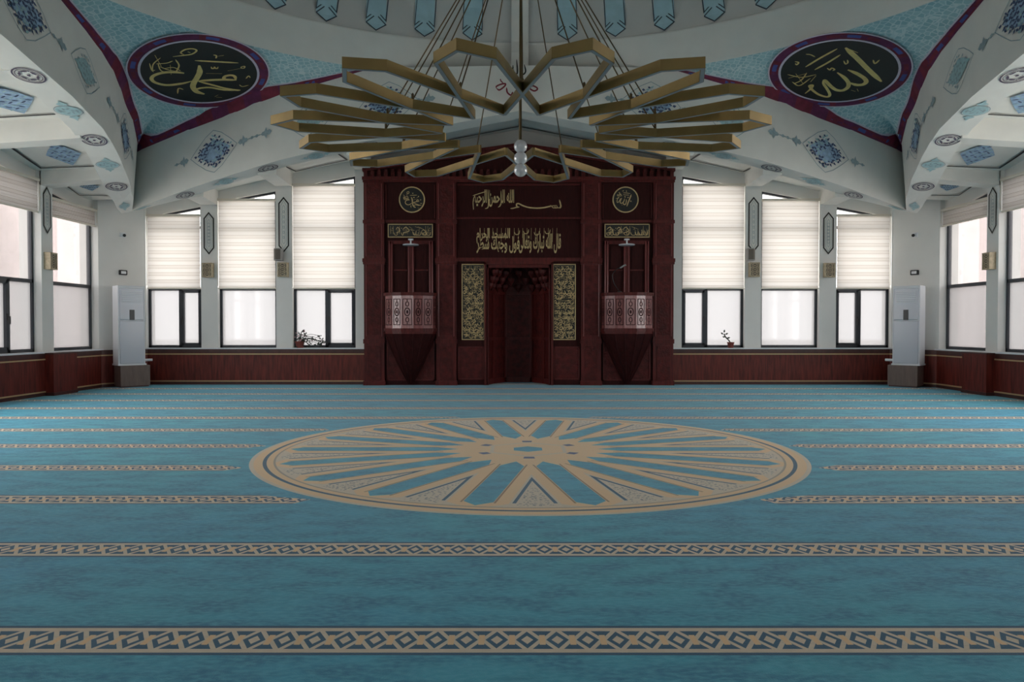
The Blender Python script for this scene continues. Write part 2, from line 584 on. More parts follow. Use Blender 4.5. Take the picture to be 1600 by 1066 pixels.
ALLAH = [(0.071,[(0.242,0.708),(0.297,0.355),(0.348,-0.068),(0.415,-0.516)]),(0.028,[(0.242,0.708),(0.365,0.485)]),(0.06,[(0.052,0.076),(0.14,-0.094),(0.199,-0.283),(0.194,-0.411),(0.118,-0.475),(0.017,-0.444),(-0.067,-0.321)]),(0.056,[(-0.132,0.069),(-0.088,-0.114),(-0.081,-0.314),(-0.14,-0.455),(-0.254,-0.521),(-0.347,-0.46),(-0.387,-0.305),(-0.405,-0.094),(-0.422,-0.053)]),(0.041,[(-0.422,-0.053),(-0.466,-0.166),(-0.477,-0.365),(-0.503,-0.562),(-0.575,-0.618),(-0.667,-0.504),(-0.715,-0.324),(-0.714,-0.152),(-0.659,-0.143),(-0.735,-0.245),(-0.883,-0.352)]),(0.03,[(-0.538,0.458),(-0.229,0.602),(0.119,0.741)]),(0.03,[(-0.434,0.311),(-0.155,0.427),(0.104,0.557)]),(0.019,[(-0.382,0.815),(-0.321,0.769),(-0.28,0.673)]),(0.022,[(-0.629,0.691),(-0.585,0.639),(-0.64,0.587),(-0.644,0.636)]),(0.022,[(-0.229,0.276),(-0.209,0.202),(-0.162,0.243),(-0.137,0.183),(-0.179,0.156)]),(0.019,[(0.088,0.368),(0.081,0.264),(0.128,0.287),(0.15,0.368)]),(0.022,[(0.509,0.19),(0.501,0.073),(0.598,0.146)]),(0.019,[(-0.122,-0.565),(-0.068,-0.641)]),(0.019,[(-0.016,-0.563),(-0.026,-0.661)]),(0.019,[(-0.901,0.375),(-0.724,0.191),(-0.467,0.166)]),(0.019,[(-0.935,0.258),(-0.609,0.267)]),(0.019,[(-0.926,0.119),(-0.86,-0.049),(-0.595,0.096)]),(0.019,[(-0.762,0.341),(-0.778,-0.019)]),(0.019,[(-0.584,0.287),(-0.759,0.107),(-0.922,0.049)]),(0.026,[(-0.641,-0.016),(-0.478,0.139)])]

# ------------------------------------------------------------------ arches: profiles by distance s from the corner (8 = crown)
sL = [0, .6, 1, 1.5, 2, 2.5, 3, 3.5, 4.5, 8]
aL = [8, 7.67, 7.51, 7.29, 7.12, 6.94, 6.79, 6.67, 6.56, 6.5]
hL = [2.42, 2.53, 2.62, 2.73, 2.84, 2.94, 3.05, 3.16, 3.36, 4.03]
sU = [0, .5, 1, 1.5, 2, 2.5, 3, 3.5, 4, 5.2, 8]
aU = [8, 7.62, 7.41, 7.21, 7.08, 6.9, 6.76, 6.68, 6.64, 6.6, 6.6]
hU = [3.6, 3.65, 3.75, 3.86, 3.99, 4.1, 4.25, 4.39, 4.52, 4.85, 4.9]
I = lambda s, a, b: float(np.interp(s, a, b))


def side(k, c, a, h):
    """k: 0 mihrab side, 1 left, 2 entrance side, 3 right; c along the side, a out from the centre, h above the eye"""
    x, y = [(c, a), (-a, c), (-c, -a), (a, -c)][k]
    return Vector((X0 + x, YC + y, EYE + h))


def low(k, c):
    s = 8 - abs(c)
    return side(k, c, I(s, sL, aL), I(s, sL, hL))


def upp(k, c):
    s = 8 - abs(c)
    return side(k, c, I(s, sU, aU), I(s, sU, hU))


SOFW = .52


def outr(k, c, up=0):
    s = 8 - abs(c)
    cc = c + math.copysign(.48 * max(0, 1 - s / 1.2), c)
    return side(k, cc, min(I(s, sL, aL) + SOFW, 8.48), I(s, sL, hL) + up)


def facep(k, c, t): return low(k, c).lerp(upp(k, c), t)
def sofp(k, c, t): return low(k, c).lerp(outr(k, c), t)


def decal_map(k, kind, c0, t0, off=.012):
    """local metres (x along the beam, y across it) to a point just proud of the beam"""
    fn = facep if kind == 'face' else sofp
    e = .02
    A = fn(k, c0 - e, t0); B = fn(k, c0 + e, t0)
    gx = (B - A).length / (2 * e)
    gy = (fn(k, c0, 1) - fn(k, c0, 0)).length
    cen = Vector((X0, YC, EYE + 1.0))
    def f(x, y):
        c, t = c0 + x / gx, t0 + y / gy
        p = fn(k, c, t)
        n = (fn(k, c + e, t) - fn(k, c - e, t)).cross(fn(k, c, t + .05) - fn(k, c, t - .05)).normalized()
        if n.dot(cen - p) < 0: n = -n
        return p + n * off
    return f


def rosette(mb, f, col, r=.2):
    stroke(mb, ell(0, 0, r, r, 28), .022, f, col, True, False, False)
    stroke(mb, ell(0, 0, r * .83, r * .83, 24), .01, f, col, True, False, False)
    for q in range(6):
        a = q * PI / 3
        poly(mb, ell(.11 * math.cos(a), .11 * math.sin(a), .05, .02, 8, a + PI / 2), f, col)
        a += PI / 6
        poly(mb, ell(.13 * math.cos(a), .13 * math.sin(a), .018, .013, 6, a), f, col)
    poly(mb, ell(0, 0, .026, .026, 8), f, col)


def flourish(mb, f, col, col2):
    poly(mb, ell(0, 0, .15, .19, 24), f, col)
    stroke(mb, ell(0, 0, .165, .205, 24), .012, f, col2, True, False, False)
    for q in (-1, 1):
        poly(mb, [(q * .17, -.05), (q * .21, -.09), (q * .25, -.03), (q * .33, 0), (q * .25, .03), (q * .21, .09), (q * .17, .05)], f, col)
        poly(mb, ell(0, q * .13, .05, .02, 8), lambda x, y: f2(f, x, y), col2)
    for q in range(6):
        a = q * PI / 3 + .3
        poly(mb, ell(.07 * math.cos(a), .08 * math.sin(a), .04, .014, 6, a + .8), lambda x, y: f2(f, x, y), col2)


def arabesque(mb, f, L, Hh, pale, mid, dark, dense=True, line=3):
    """lozenge filled with leaves"""
    rnd = random.Random(3)
    out = [(-L, 0), (-L * .72, Hh * .36), (-L * .34, Hh * .78), (0, Hh), (L * .34, Hh * .78), (L * .72, Hh * .36), (L, 0),
           (L * .72, -Hh * .36), (L * .34, -Hh * .78), (0, -Hh), (-L * .34, -Hh * .78), (-L * .72, -Hh * .36)]
    stroke(mb, [(x * 1.12, y * 1.12) for x, y in out], .012, f, line, True, False, False)
    poly(mb, [(x * .8, y * .62) for x, y in out], f, mid)
    nx, ny = (8, 6) if dense else (6, 4)
    for i in range(-nx, nx + 1):
        for j in range(-ny, ny + 1):
            x = L * (i + rnd.uniform(-.25, .25)) / nx + (L / nx / 2 if j % 2 else 0)
            y = Hh * (j + rnd.uniform(-.25, .25)) / ny
            if abs(x) / L + abs(y) / Hh > .97: continue
            a = rnd.uniform(.2, .9) * (1 if (i + j) % 2 else -1)
            ra, rb = L * rnd.uniform(.065, .1), Hh * rnd.uniform(.05, .075)
            poly(mb, [(x + p * math.cos(a) - q * math.sin(a), y + p * math.sin(a) + q * math.cos(a)) for p, q in ((-ra, 0), (-ra * .2, rb), (ra, 0), (-ra * .2, -rb))],
                 lambda p, q: f2(f, p, q), dark if rnd.random() < .7 else pale)


def f2(f, x, y):
    p = f(x, y)
    return p + (Vector((X0, YC, EYE)) - p).normalized() * .006


def finial(mb, f, col):
    poly(mb, [(-.12, 0), (-.07, .05), (-.02, .04), (.0, .11), (.04, .04), (.08, .035), (.12, 0), (.08, -.035), (.04, -.04), (.0, -.11), (-.02, -.04), (-.07, -.05)], f, col)
    poly(mb, [(.12, .01), (.26, .012), (.26, -.012), (.12, -.01)], f, col)
    poly(mb, ell(.2, 0, .035, .03, 8), f, col)


# ------------------------------------------------------------------ FLOOR
b = MB(M['carpet'])
b.quad((-9.6, -3.2, 0), (9.9, -3.2, 0), (9.9, 17.6, 0), (-9.6, 17.6, 0))
fl = tag(b.build('floor'), 'blue green wall to wall carpet with beige prayer rows and a round petal medallion', 'floor', kind='structure')

# ------------------------------------------------------------------ MAIN ARCHES
cs = [-8, -7.7, -7.4, -7, -6.5, -6, -5.5, -5, -4.5, -4, -3.5, -2.8, -2, -1, 0]
cs = cs + [-q for q in cs[-2::-1]]
ARCH = ['mihrab wall', 'left windows', 'entrance', 'right windows']
arches = []
for k in range(4):
    b = MB(M['plaster'])
    b.grid([[facep(k, c, t) for t in (0, .25, .5, .75, 1)] for c in cs])
    o = b.build('arch_beam', smooth=True)
    b = MB(M['plaster'])
    b.grid([[sofp(k, c, t) for t in (0, .5, 1)] for c in cs])
    b.grid([[outr(k, c), outr(k, c, .9)] for c in cs])
    b.build('soffit', o)
    tag(o, 'white plaster arch beam painted with arabesques in front of the ' + ARCH[k], 'arch', kind='structure')
    arches.append(o)
    if k == 2: continue
    rng = (-1, 1) if k == 0 else (1,) if k == 1 else (-1,)
    for sg in rng:
        for i, s in enumerate((.33, 1.25, 2.2, 3.13, 4.1, 5.1, 6.1)):
            if s > 5.6 and k: continue
            b = MB(M['ornp'] if i % 2 else M['ornt'], M['ornt2'])
            f = decal_map(k, 'soffit', sg * (8 - s), .5)
            if i % 2: rosette(b, f, 0)
            else: flourish(b, f, 0, 1)
            b.build('painted_rosette' if i % 2 else 'painted_flourish', o)
        for kind, s in (('fin', 1.4), ('dia', 2.07), ('fin2', 2.72), ('fin', 3.2), ('oval', 4.06), ('fin2', 4.72), ('dia', 5.55), ('fin', 6.3)):
            f0 = decal_map(k, 'face', sg * (8 - s), .48)
            f = (lambda ff, q: (lambda x, y: ff(x * q, y)))(f0, sg)
            b = MB(M['ornt'], M['ornb'], M['ornd'], M['ornt2'])
            if kind == 'dia': arabesque(b, f, .5, .36, 0, 1, 2)
            elif kind == 'oval': arabesque(b, f, .4, .3, 0, 0, 3, False)
            else:
                finial(b, (lambda ff, q: (lambda x, y: ff(x * q, y)))(f, 1 if kind == 'fin' else -1), 3)
            b.build({'dia': 'painted_arabesque', 'oval': 'painted_lozenge'}.get(kind, 'painted_finial'), o)
# small painted emblem on the crown of the far arch
b = MB(M['black'], M['redp'])
fy = lambda x, z: Vector((X0 + x, YC + I(8 - abs(x), sL, aL) + (z - 4.0) * .1 - .07, EYE + z))
def em(u, v):
    px_, py_ = 660 + u * .197, 80 + v * .197
    return ((px_ - 812) * .01203, (511 - py_) * .01203)
for w, col, pts in ((.03, 0, [(745, 85), (750, 190), (730, 203), (715, 190), (716, 130)]), (.028, 0, [(805, 125), (815, 180), (797, 205), (786, 190), (782, 120)]),
                    (.025, 0, [(682, 165), (722, 150)]), (.025, 0, [(684, 188), (725, 168)]),
                    (.03, 1, [(585, 315), (610, 330), (650, 300), (655, 280), (620, 285), (588, 300), (585, 315)]), (.022, 1, [(640, 275), (622, 258), (617, 240)]),
                    (.03, 1, [(665, 310), (672, 350), (700, 372), (715, 345)]), (.03, 1, [(850, 310), (872, 297), (903, 312), (905, 328), (880, 338), (852, 322), (850, 310)])):
    stroke(b, [em(*p) for p in pts], w, fy, col)
b.build('painted_emblem', arches[0])

# ------------------------------------------------------------------ DOME
RD, HD0, HD1 = 7.0, 4.8, 5.44
def domep(az, q):
    """az from the mihrab direction (to the right +), q: 0..1 up the dome"""
    ph = q * PI / 2
    r = RD * math.cos(ph)
    return Vector((X0 + r * math.sin(az), YC + r * math.cos(az), EYE + HD1 + 3.6 * math.sin(ph)))
N = 96
b = MB(M['dome'], M['plaster'])
b.grid([[domep(2 * PI * i / N, q / 14) for q in range(15)] for i in range(N + 1)])
dome = tag(b.build('dome', smooth=True), 'grey dome over the hall with hanging blue painted stripes', 'dome', kind='structure')
b = MB(M['plaster'])
b.grid([[Vector((X0 + r * math.sin(2 * PI * i / N), YC + r * math.cos(2 * PI * i / N), EYE + h)) for r, h in ((RD + .02, HD0 - .02), (RD, HD0), (RD, HD1 - .02), (RD - .06, HD1), (RD, HD1 + .03))] for i in range(N + 1)])
b.build('ring_band', dome, smooth=True)
def dm(az0):
    def f(x, y):
        q = math.asin(min(.999, y / 3.6)) / (PI / 2)
        p = domep(az0 + x / RD, q)
        return p + (Vector((X0, YC, p.z)) - p).normalized() * .02
    return f
for i in range(-14, 15):
    if i == 0: continue
    az = i * 2 * PI / 48
    f = dm(az)
    b = MB(M['stripe'], M['slate'])
    w = .185
    poly(b, [(0, .05), (w, .17), (w, .62), (-w, .62), (-w, .17)], f)
    poly(b, [(-w, .62), (w, .62), (w, 1.3), (-w, 1.3)], f)
    poly(b, [(-w, 1.3), (w, 1.3), (w, 2.1), (-w, 2.1)], f)
    g = lambda x, y, f=f: f(x, y) + (Vector((X0, YC, EYE + 5.6)) - f(x, y)).normalized() * .012
    for pts in ([(-w, .17), (0, .05), (w, .17), (0, .33), (-w, .17)], [(-w, 2.1), (-w, .24), (0, .40), (w, .24), (w, 2.1)]):
        stroke(b, pts, .02, g, 1, False, False, False)
    b.build('painted_stripe', dome)
b = MB(M['plaster'])
P = []
for y in (-.45, -.2, 0.02, .3, .6, 1.0, 1.5, 2.1):
    row = []
    for x in (-.165, .165):
        if y > 0: p = dm(0)(x, y)
        else: p = Vector((X0 + x, YC + RD - .09, EYE + HD1 + y))
        row.append(p + Vector((0, -.05, 0)))
    P.append(row)
b.grid(P)
b.build('white_rib', dome)

# ------------------------------------------------------------------ PENDENTIVES with their roundels
SM = 5.2
NT, NJ = 40, 16
ROUND = []
def pendentive(sx, sy):
    """corner in direction (sx, sy)"""
    kb = 0 if sy > 0 else 2
    ks = 3 if sx > 0 else 1
    def edge(tau):
        s = SM * abs(tau)
        k = kb if tau > 0 else ks
        a, h = I(s, sU, aU), I(s, sU, hU)
        d, w = (8 - s, a) if tau > 0 else (a, 8 - s)
        return Vector((X0 + sx * d, YC + sy * w, EYE + h))
    th0 = math.asin(2.8 / RD)
    def ring(tau):
        th = PI / 4 - tau * (PI / 4 - th0)
        return Vector((X0 + sx * RD * math.sin(th), YC + sy * RD * math.cos(th), EYE + HD0))
    G = [[edge(-1 + 2 * i / NT).lerp(ring(-1 + 2 * i / NT), j / NJ) for j in range(NJ + 1)] for i in range(NT + 1)]
    r2 = 2 ** .5
    out = Vector((sx, sy, 0)) / r2
    C = Vector((X0, YC, EYE + 4.5)) + out * 8.1
    sl = .279
    e1 = Vector((sy, -sx, 0)) / r2 if sy > 0 else Vector((-sy, sx, 0)) / r2
    e2 = (-out + Vector((0, 0, sl))).normalized()
    n = e1.cross(e2).normalized()
    if n.z > 0: n = -n
    C2 = C + e1 * (.10 if sx < 0 else -.13) + e2 * (.0 if sx < 0 else .05)
    fixed = [[i in (0, NT) or j in (0, NJ) for j in range(NJ + 1)] for i in range(NT + 1)]
    for i in range(1, NT):
        for j in range(1, NJ):
            p = G[i][j]
            d = math.hypot(p.x - C2.x, p.y - C2.y)
            if d < 1.32:
                dd = (p - C).dot(out)
                p.z = C.z - sl * dd
                fixed[i][j] = True
    Z = np.array([[p.z for p in r] for r in G])
    Fx = np.array(fixed)
    for _ in range(120):
        A = Z.copy()
        A[1:-1, 1:-1] = .25 * (Z[2:, 1:-1] + Z[:-2, 1:-1] + Z[1:-1, 2:] + Z[1:-1, :-2])
        Z = np.where(Fx, Z, A)
    for i in range(NT + 1):
        for j in range(NJ + 1): G[i][j].z = Z[i, j]
    b = MB(M['honey'])
    b.grid(G)
    o = b.build('pendentive', smooth=True)
    tag(o, 'pale teal honeycomb pendentive in the %s %s corner under the dome' % ('far' if sy > 0 else 'near', 'left' if sx < 0 else 'right'), 'pendentive', kind='structure')
    if sy < 0: return
    bv = BVHTree.FromPolygons(b.v, b.f)
    def drop(x, y, zf, off):
        hit = bv.ray_cast(Vector((x, y, 2.0)), Vector((0, 0, 1)))
        return Vector((x, y, (hit[0].z if hit[0] else zf) - off))
    # crimson border along the two arches
    mb = MB(M['purple'], M['redb'], M['blued'], M['lav'])
    ns = 60
    path = [edge(-1 + 2 * i / ns) for i in range(ns + 1)]
    def strip(w0, w1, off, mis):
        def pt(idx, w):
            q = path[idx]
            q0, q1 = path[max(0, idx - 1)], path[min(ns, idx + 1)]
            if idx == ns // 2: d = Vector((-sx, -sy, 0)) * .7
            else:
                t = (q1 - q0).normalized()
                d = Vector((-t.y, t.x, 0)).normalized()
                if d.dot(Vector((X0, YC, 0)) - Vector((q.x, q.y, 0))) < 0: d = -d
            r = q + d * w
            u, v = sx * (r.x - X0), sy * (r.y - YC)
            if (idx > ns // 2 and u > v) or (idx < ns // 2 and v > u): u = v = (u + v) / 2
            if idx == ns // 2: u = v = (u + v) / 2
            x, y = X0 + sx * u, YC + sy * v
            return drop(x, y, q.z + w * .25, off + .03 * max(0, 1 - abs(idx - ns / 2) / 7))
        for i in range(ns):
            mb.add([pt(i, w0), pt(i + 1, w0), pt(i + 1, w1), pt(i, w1)], [(0, 1, 2, 3)], mis(i))
    strip(.0, .092, .012, lambda i: 0 if (i // 2) % 2 else 1)
    strip(.026, .068, .018, lambda i: 2 if i % 4 == 1 else (i // 2) % 2)
    strip(.096, .116, .014, lambda i: 3)
    mb.build('border_ribbon', o)
    # the black roundel
    nm = 'black calligraphy roundel in the left pendentive, golden word with a long flat bowl stroke' if sx < 0 else \
         'black calligraphy roundel in the right pendentive, golden word with a tall slanting stroke'
    rt = empty('calligraphy_roundel', C2)
    rt.rotation_euler = Matrix((e1, e2, e1.cross(e2))).transposed().to_euler()
    tag(rt, nm, 'roundel')
    zs = 1 if (e1.cross(e2)).dot(n) > 0 else -1
    def flat(z): return lambda x, y: (x, y, zs * z)
    mb = MB(M['black'])
    mb.prism(ell(0, 0, .965, .965, 64), flat(.005), flat(.03))
    mb.build('black_disc', rt)
    mb = MB(M['lav'], M['purple'], M['redb'], M['blued'])
    def ann(r0, r1, z, mi, n=64):
        P0, P1 = ell(0, 0, r0, r0, n), ell(0, 0, r1, r1, n)
        for i in range(n):
            j = (i + 1) % n
            m_ = mi(i) if callable(mi) else mi
            mb.add([(*P0[i], zs * z), (*P0[j], zs * z), (*P1[j], zs * z), (*P1[i], zs * z)], [(0, 1, 2, 3)], m_)
    ann(.955, .995, .036, 0)
    ann(.995, 1.15, .03, lambda i: 1 if (i // 4) % 2 else 2)
    ann(1.035, 1.11, .034, lambda i: 3 if i % 8 in (1, 2) else (1 if (i // 2) % 3 else 2))
    ann(1.15, 1.175, .033, 0)
    mb.build('patterned_ring', rt)
    mb = MB(M['gold'])
    sh = Vector(((C - C2).dot(e1), (C - C2).dot(e2)))
    for i, (w, pts) in enumerate(MUHAMMAD if sx < 0 else ALLAH):
        stroke(mb, [(p[0] + sh.x, p[1] + sh.y) for p in pts], w * 1.3, flat(.036 + i * .0004))
    mb.build('golden_lettering', rt)
for sx, sy in ((-1, 1), (1, 1), (-1, -1), (1, -1)): pendentive(sx, sy)

# ------------------------------------------------------------------ WALLS AND WINDOWS
YW, YG = 16.85, 17.0          # room face of the far wall, plane of its glass
AW = YW - YC
AG = YG - YC
SA, SG = 9.05, 9.24           # the same for the side walls, out from the centre
SILL = -.47
XW_IN, XW_OUT = 3.46, 8.46
backwin = [(3.70, 5.13), (5.50, 6.82), (7.20, 8.45)]      # along the far wall, out from the axis
backhead = [(3.43, 3.17), (3.09, 2.85), (2.74, 2.50)]     # head heights at inner and outer edge
sidewin = [(7.02, 8.60), (5.07, 6.67), (3.12, 4.72), (1.17, 2.77), (-.78, .82)]  # the last ones, out of view, are added to bring in daylight
sidehead = [(2.66, 2.42), (2.97, 2.70), (3.25, 2.98), (3.5, 3.25), (3.7, 3.5)]


class Fr:
    """frame of one wall: p(c, d, h): c along, d into the wall from the room face, h above the eye"""
    def __init__(s, k, sg, a): s.k, s.sg, s.a = k, sg, a
    def __call__(s, c, d, h): return side(s.k, s.sg * c, s.a + d, h)
    def box(s, mb, c0, c1, d0, d1, h0, h1, mi=0, h1b=None):
        """h1 at c0, h1b at c1"""
        h1b = h1 if h1b is None else h1b
        v = [s(c0, d0, h0), s(c1, d0, h0), s(c1, d1, h0), s(c0, d1, h0), s(c0, d0, h1), s(c1, d0, h1b), s(c1, d1, h1b), s(c0, d1, h1)]
        mb.add(v, [(0, 1, 2, 3), (4, 7, 6, 5), (0, 4, 5, 1), (1, 5, 6, 2), (2, 6, 7, 3), (3, 7, 4, 0)], mi)
    def bar(s, mb, p, q, w, d0, d1, mi=0):
        """slanted bar between (c,h) points, w tall"""
        v = [s(c, d, h + dh) for (c, h) in (p, q) for d in (d0, d1) for dh in (0, -w)]
        mb.add(v, [(0, 1, 3, 2), (4, 6, 7, 5), (0, 4, 5, 1), (2, 3, 7, 6), (0, 2, 6, 4), (1, 5, 7, 3)], mi)


FB = {-1: Fr(0, -1, AW), 1: Fr(0, 1, AW)}
FS = {-1: Fr(1, 1, SA), 1: Fr(3, -1, SA)}
GD = AG - AW
GDS = SG - SA

# wall masses ---------------------------------------------------
TOPH = 6.0
b = MB(M['wall'])
for sg in (-1, 1):
    F = FB[sg]
    F.box(b, 3.40, 3.70, 0, .42, -EYE, TOPH)
    F.box(b, 5.13, 5.50, 0, .42, -EYE, TOPH)
    F.box(b, 6.82, 7.20, 0, .42, -EYE, TOPH)
    F.box(b, 8.45, 9.60, 0, .42, -EYE, TOPH)
    for (c0, c1), (h0, h1) in zip(backwin, backhead):
        v = [F(c0, .08, h0), F(c1, .08, h1), F(c1, .08, TOPH), F(c0, .08, TOPH), F(c0, .42, h0), F(c1, .42, h1), F(c1, .42, TOPH), F(c0, .42, TOPH)]
        b.add(v, [(0, 3, 2, 1), (4, 5, 6, 7), (0, 1, 5, 4)])
        F.box(b, c0, c1, .02, .42, -EYE, SILL - .02)
Fc = FB[1]
for q in ((-3.40, -.74, -EYE), (.74, 3.40, -EYE), (-.74, .74, 1.52)): Fc.box(b, q[0], q[1], .22, .5, q[2], TOPH)
wb = tag(b.build('wall_back'), 'white far wall with slender pillars between its tall windows', 'wall', kind='structure')
wl = {}
for sg, nm in ((-1, 'left'), (1, 'right')):
    F = FS[sg]
    b = MB(M['wall'])
    edges = [8.60] + [q for w in sidewin for q in (w[1], w[0])][1:]
    prev = 8.60
    for i, (c0, c1) in enumerate(sidewin):
        if i: F.box(b, c1, sidewin[i - 1][0], 0, .42, -EYE, TOPH)
        h0, h1 = sidehead[i]
        v = [F(c0, .1, h0), F(c1, .1, h1), F(c1, .1, TOPH), F(c0, .1, TOPH), F(c0, .42, h0), F(c1, .42, h1), F(c1, .42, TOPH), F(c0, .42, TOPH)]
        b.add(v, [(0, 3, 2, 1), (4, 5, 6, 7), (0, 1, 5, 4)])
        F.box(b, c0, c1, .02, .42, -EYE, SILL - .02)
    F.box(b, -10.6, sidewin[-1][0], 0, .42, -EYE, TOPH)
    # chamfered corner pier
    A, B_ = F(8.60, 0, 0), FB[sg](8.46, 0, 0)
    v = []
    for z in (0, EYE + TOPH):
        for q in ((A.x, A.y), (B_.x, B_.y), (B_.x, B_.y + .4), (A.x + sg * .4, B_.y + .4), (A.x + sg * .4, A.y)):
            v.append((q[0], q[1], z))
    b.add(v, [(0, 1, 6, 5), (1, 2, 7, 6), (4, 0, 5, 9), (2, 3, 8, 7), (3, 4, 9, 8)])
    wl[sg] = tag(b.build('wall_' + nm), 'white %s wall with tall windows and a chamfered corner pier' % nm, 'wall', kind='structure')
b = MB(M['wall'])
for q in ((-9.8, -5.0, 0, 8), (-3.6, 3.9, 0, 8), (5.3, 10.1, 0, 8), (-5.0, 5.3, 4.2, 8), (-5.0, 5.3, 0, 1.6)):  # unseen gaps left between the pieces, added to let daylight in
    b.box(q[0], q[1], -3.4, -3.2, q[2], q[3])
tag(b.build('wall_front'), 'white wall behind the viewer with openings added for daylight', 'wall', kind='structure')
# unseen shell added to keep the daylight out above the ceilings
b = MB(M['plaster'])
b.box(-10, 10.3, -3.4, 17.6, 10.6, 10.8)
for x0, x1, y0, y1 in ((-10, -9.6, -3.4, 17.6), (9.9, 10.3, -3.4, 17.6), (-10, 10.3, 17.27, 17.6), (-10, 10.3, -3.6, -3.2)):
    b.box(x0, x1, y0, y1, 7.0, 10.8)
tag(b.build('daylight_shell'), 'unseen shell added above the hall to keep daylight out', 'daylight_shell', kind='structure')


# bays between the arch beams and the walls ---------------------
def ceil_back(c): return 3.97 + .2 * (3.2 - abs(c)) if abs(c) > 5.3 else 3.51 + .19 * (5.0 - abs(c))
def beam_back(c): return float(np.interp(abs(c), [0, 3.7, 5.45, 7.2, 8.4], [4.26, 3.56, 3.18, 2.76, 2.5]))
def ceil_side(c): return float(np.interp(c, [-9, 0, 4.9, 6.1, 8.2], [3.6, 4.0, 3.28, 3.04, 2.70]))
cb = MB(M['plaster'])
for c0, c1 in ((-8.48, -7.2), (-7.2, -5.5), (-5.5, -3.6), (-3.6, 0), (0, 3.6), (3.6, 5.5), (5.5, 7.2), (7.2, 8.48)):
    n = 4
    for i in range(n):
        p, q = c0 + (c1 - c0) * i / n, c0 + (c1 - c0) * (i + 1) / n
        def inn(c): 
            s = 8 - abs(max(-7.99, min(7.99, c)))
            return side(0, c, min(I(s, sL, aL) + SOFW, 8.48), I(s, sL, hL) + .3)
        def wal(c): return side(0, c, AW + .15, max(beam_back(c) + .24, 2.85))
        cb.quad(inn(p), inn(q), wal(q), wal(p))
def inn_s(k, c, sgc):
    s = 8 - abs(max(-7.99, min(7.99, c)))
    return side(k, sgc * c, min(I(s, sL, aL) + SOFW, 8.48), I(s, sL, hL) + .3)
for k, sgc in ((1, 1), (3, -1)):
    n = 34
    for i in range(n):
        p, q = -8.48 + 16.96 * i / n, -8.48 + 16.96 * (i + 1) / n
        cb.quad(inn_s(k, p, sgc), inn_s(k, q, sgc), side(k, sgc * q, SA + .15, ceil_side(q)), side(k, sgc * p, SA + .15, ceil_side(p)))
ceil = tag(cb.build('ceiling'), 'white sloping ceiling bays around the dome with dark outlined panels', 'ceiling', kind='structure')
# entrance side ceiling
b = MB(M['plaster'])
b.quad((-10, -3.4, 5.6), (10.3, -3.4, 5.6), (10.3, -.9, 5.0), (-10, -.9, 5.0))
b.build('entrance_ceiling', ceil)
# cross beams
nb = 0
for sg in (-1, 1):
    for cp0, cp1, s_, hs, hw in ((6.82, 7.20, 1.15, 2.66, 2.76), (5.13, 5.50, 2.92, 2.99, 3.18), (3.34, 3.70, 4.7, 3.30, 3.56)):
        b = MB(M['plaster'])
        skew = .36
        aa = I(s_, sL, aL) + SOFW - .12
        lo_o, lo_i = (cp0, cp1)
        P = []
        for c in (cp0, cp1):
            P.append((side(0, sg * (c - skew), aa, hs), side(0, sg * c, AW + .02, hw)))
        up = Vector((0, 0, .5))
        v = [P[0][0], P[1][0], P[1][1], P[0][1]]
        v = v + [q + up for q in v]
        b.add(v, [(0, 1, 2, 3), (0, 4, 5, 1), (1, 5, 6, 2), (3, 2, 6, 7), (0, 3, 7, 4)])
        o = b.build('cross_beam')
        tag(o, 'white cross beam from far arch to the %s pillar left of the mihrab' % ('outer', 'middle', 'inner')[(6.82, 5.13, 3.34).index(cp0)] if sg < 0 else
            'white cross beam from far arch to the %s pillar right of the mihrab' % ('outer', 'middle', 'inner')[(6.82, 5.13, 3.34).index(cp0)], 'beam', 'cross beams of the ceiling bays', 'structure')
    F = FS[sg]
    nmS = 'left' if sg < 0 else 'right'
    for (cp0, cp1, hs, hw), wh in zip(((6.67, 7.02, 2.79, 2.68), (4.72, 5.07, 3.07, 2.95), (2.77, 3.12, 3.5, 3.3)), ('farthest', 'second farthest', 'third farthest')):
        b = MB(M['plaster'])
        k, q = (1, 1) if sg < 0 else (3, -1)
        s_ = 8 - (cp0 + cp1) / 2
        aa = I(s_, sL, aL) + SOFW - .12
        v = [side(k, q * cp0, aa, hs), side(k, q * cp1, aa, hs), side(k, q * cp1, SA + .02, hw), side(k, q * cp0, SA + .02, hw)]
        v += [p + Vector((0, 0, .5)) for p in v]
        b.add(v, [(0, 1, 2, 3), (0, 4, 5, 1), (1, 5, 6, 2), (3, 2, 6, 7), (0, 3, 7, 4)])
        tag(b.build('cross_beam'), 'white cross beam from the %s arch to the %s %s wall pillar' % (nmS, wh, nmS), 'beam', 'cross beams of the ceiling bays', 'structure')
# dark outlines and arabesques of the bay panels
def bay_map_back(c, d):       # d 0 at the beam, 1 at the wall
    s = 8 - abs(c)
    p = side(0, c, min(I(s, sL, aL) + SOFW, 8.48), I(s, sL, hL) + .3)
    return p.lerp(side(0, c, AW + .15, max(beam_back(c) + .24, 2.85)), d) + Vector((0, 0, -.02))
def bay_map_side(k, q):
    return lambda c, d: inn_s(k, c, q).lerp(side(k, q * c, SA + .15, ceil_side(c)), d) + Vector((0, 0, -.02))
def bayline(mb, f, c0, c1, d0, d1, wc=.035, wd=.03):
    n = 8
    for i in range(n):
        p, q = c0 + (c1 - c0) * i / n, c0 + (c1 - c0) * (i + 1) / n
        mb.quad(f(p, d1), f(q, d1), f(q, d1 + wd), f(p, d1 + wd))
    for c in (c0, c1): mb.quad(f(c, d0), f(c, d1 + wd), f(c + wc, d1 + wd), f(c + wc, d0))
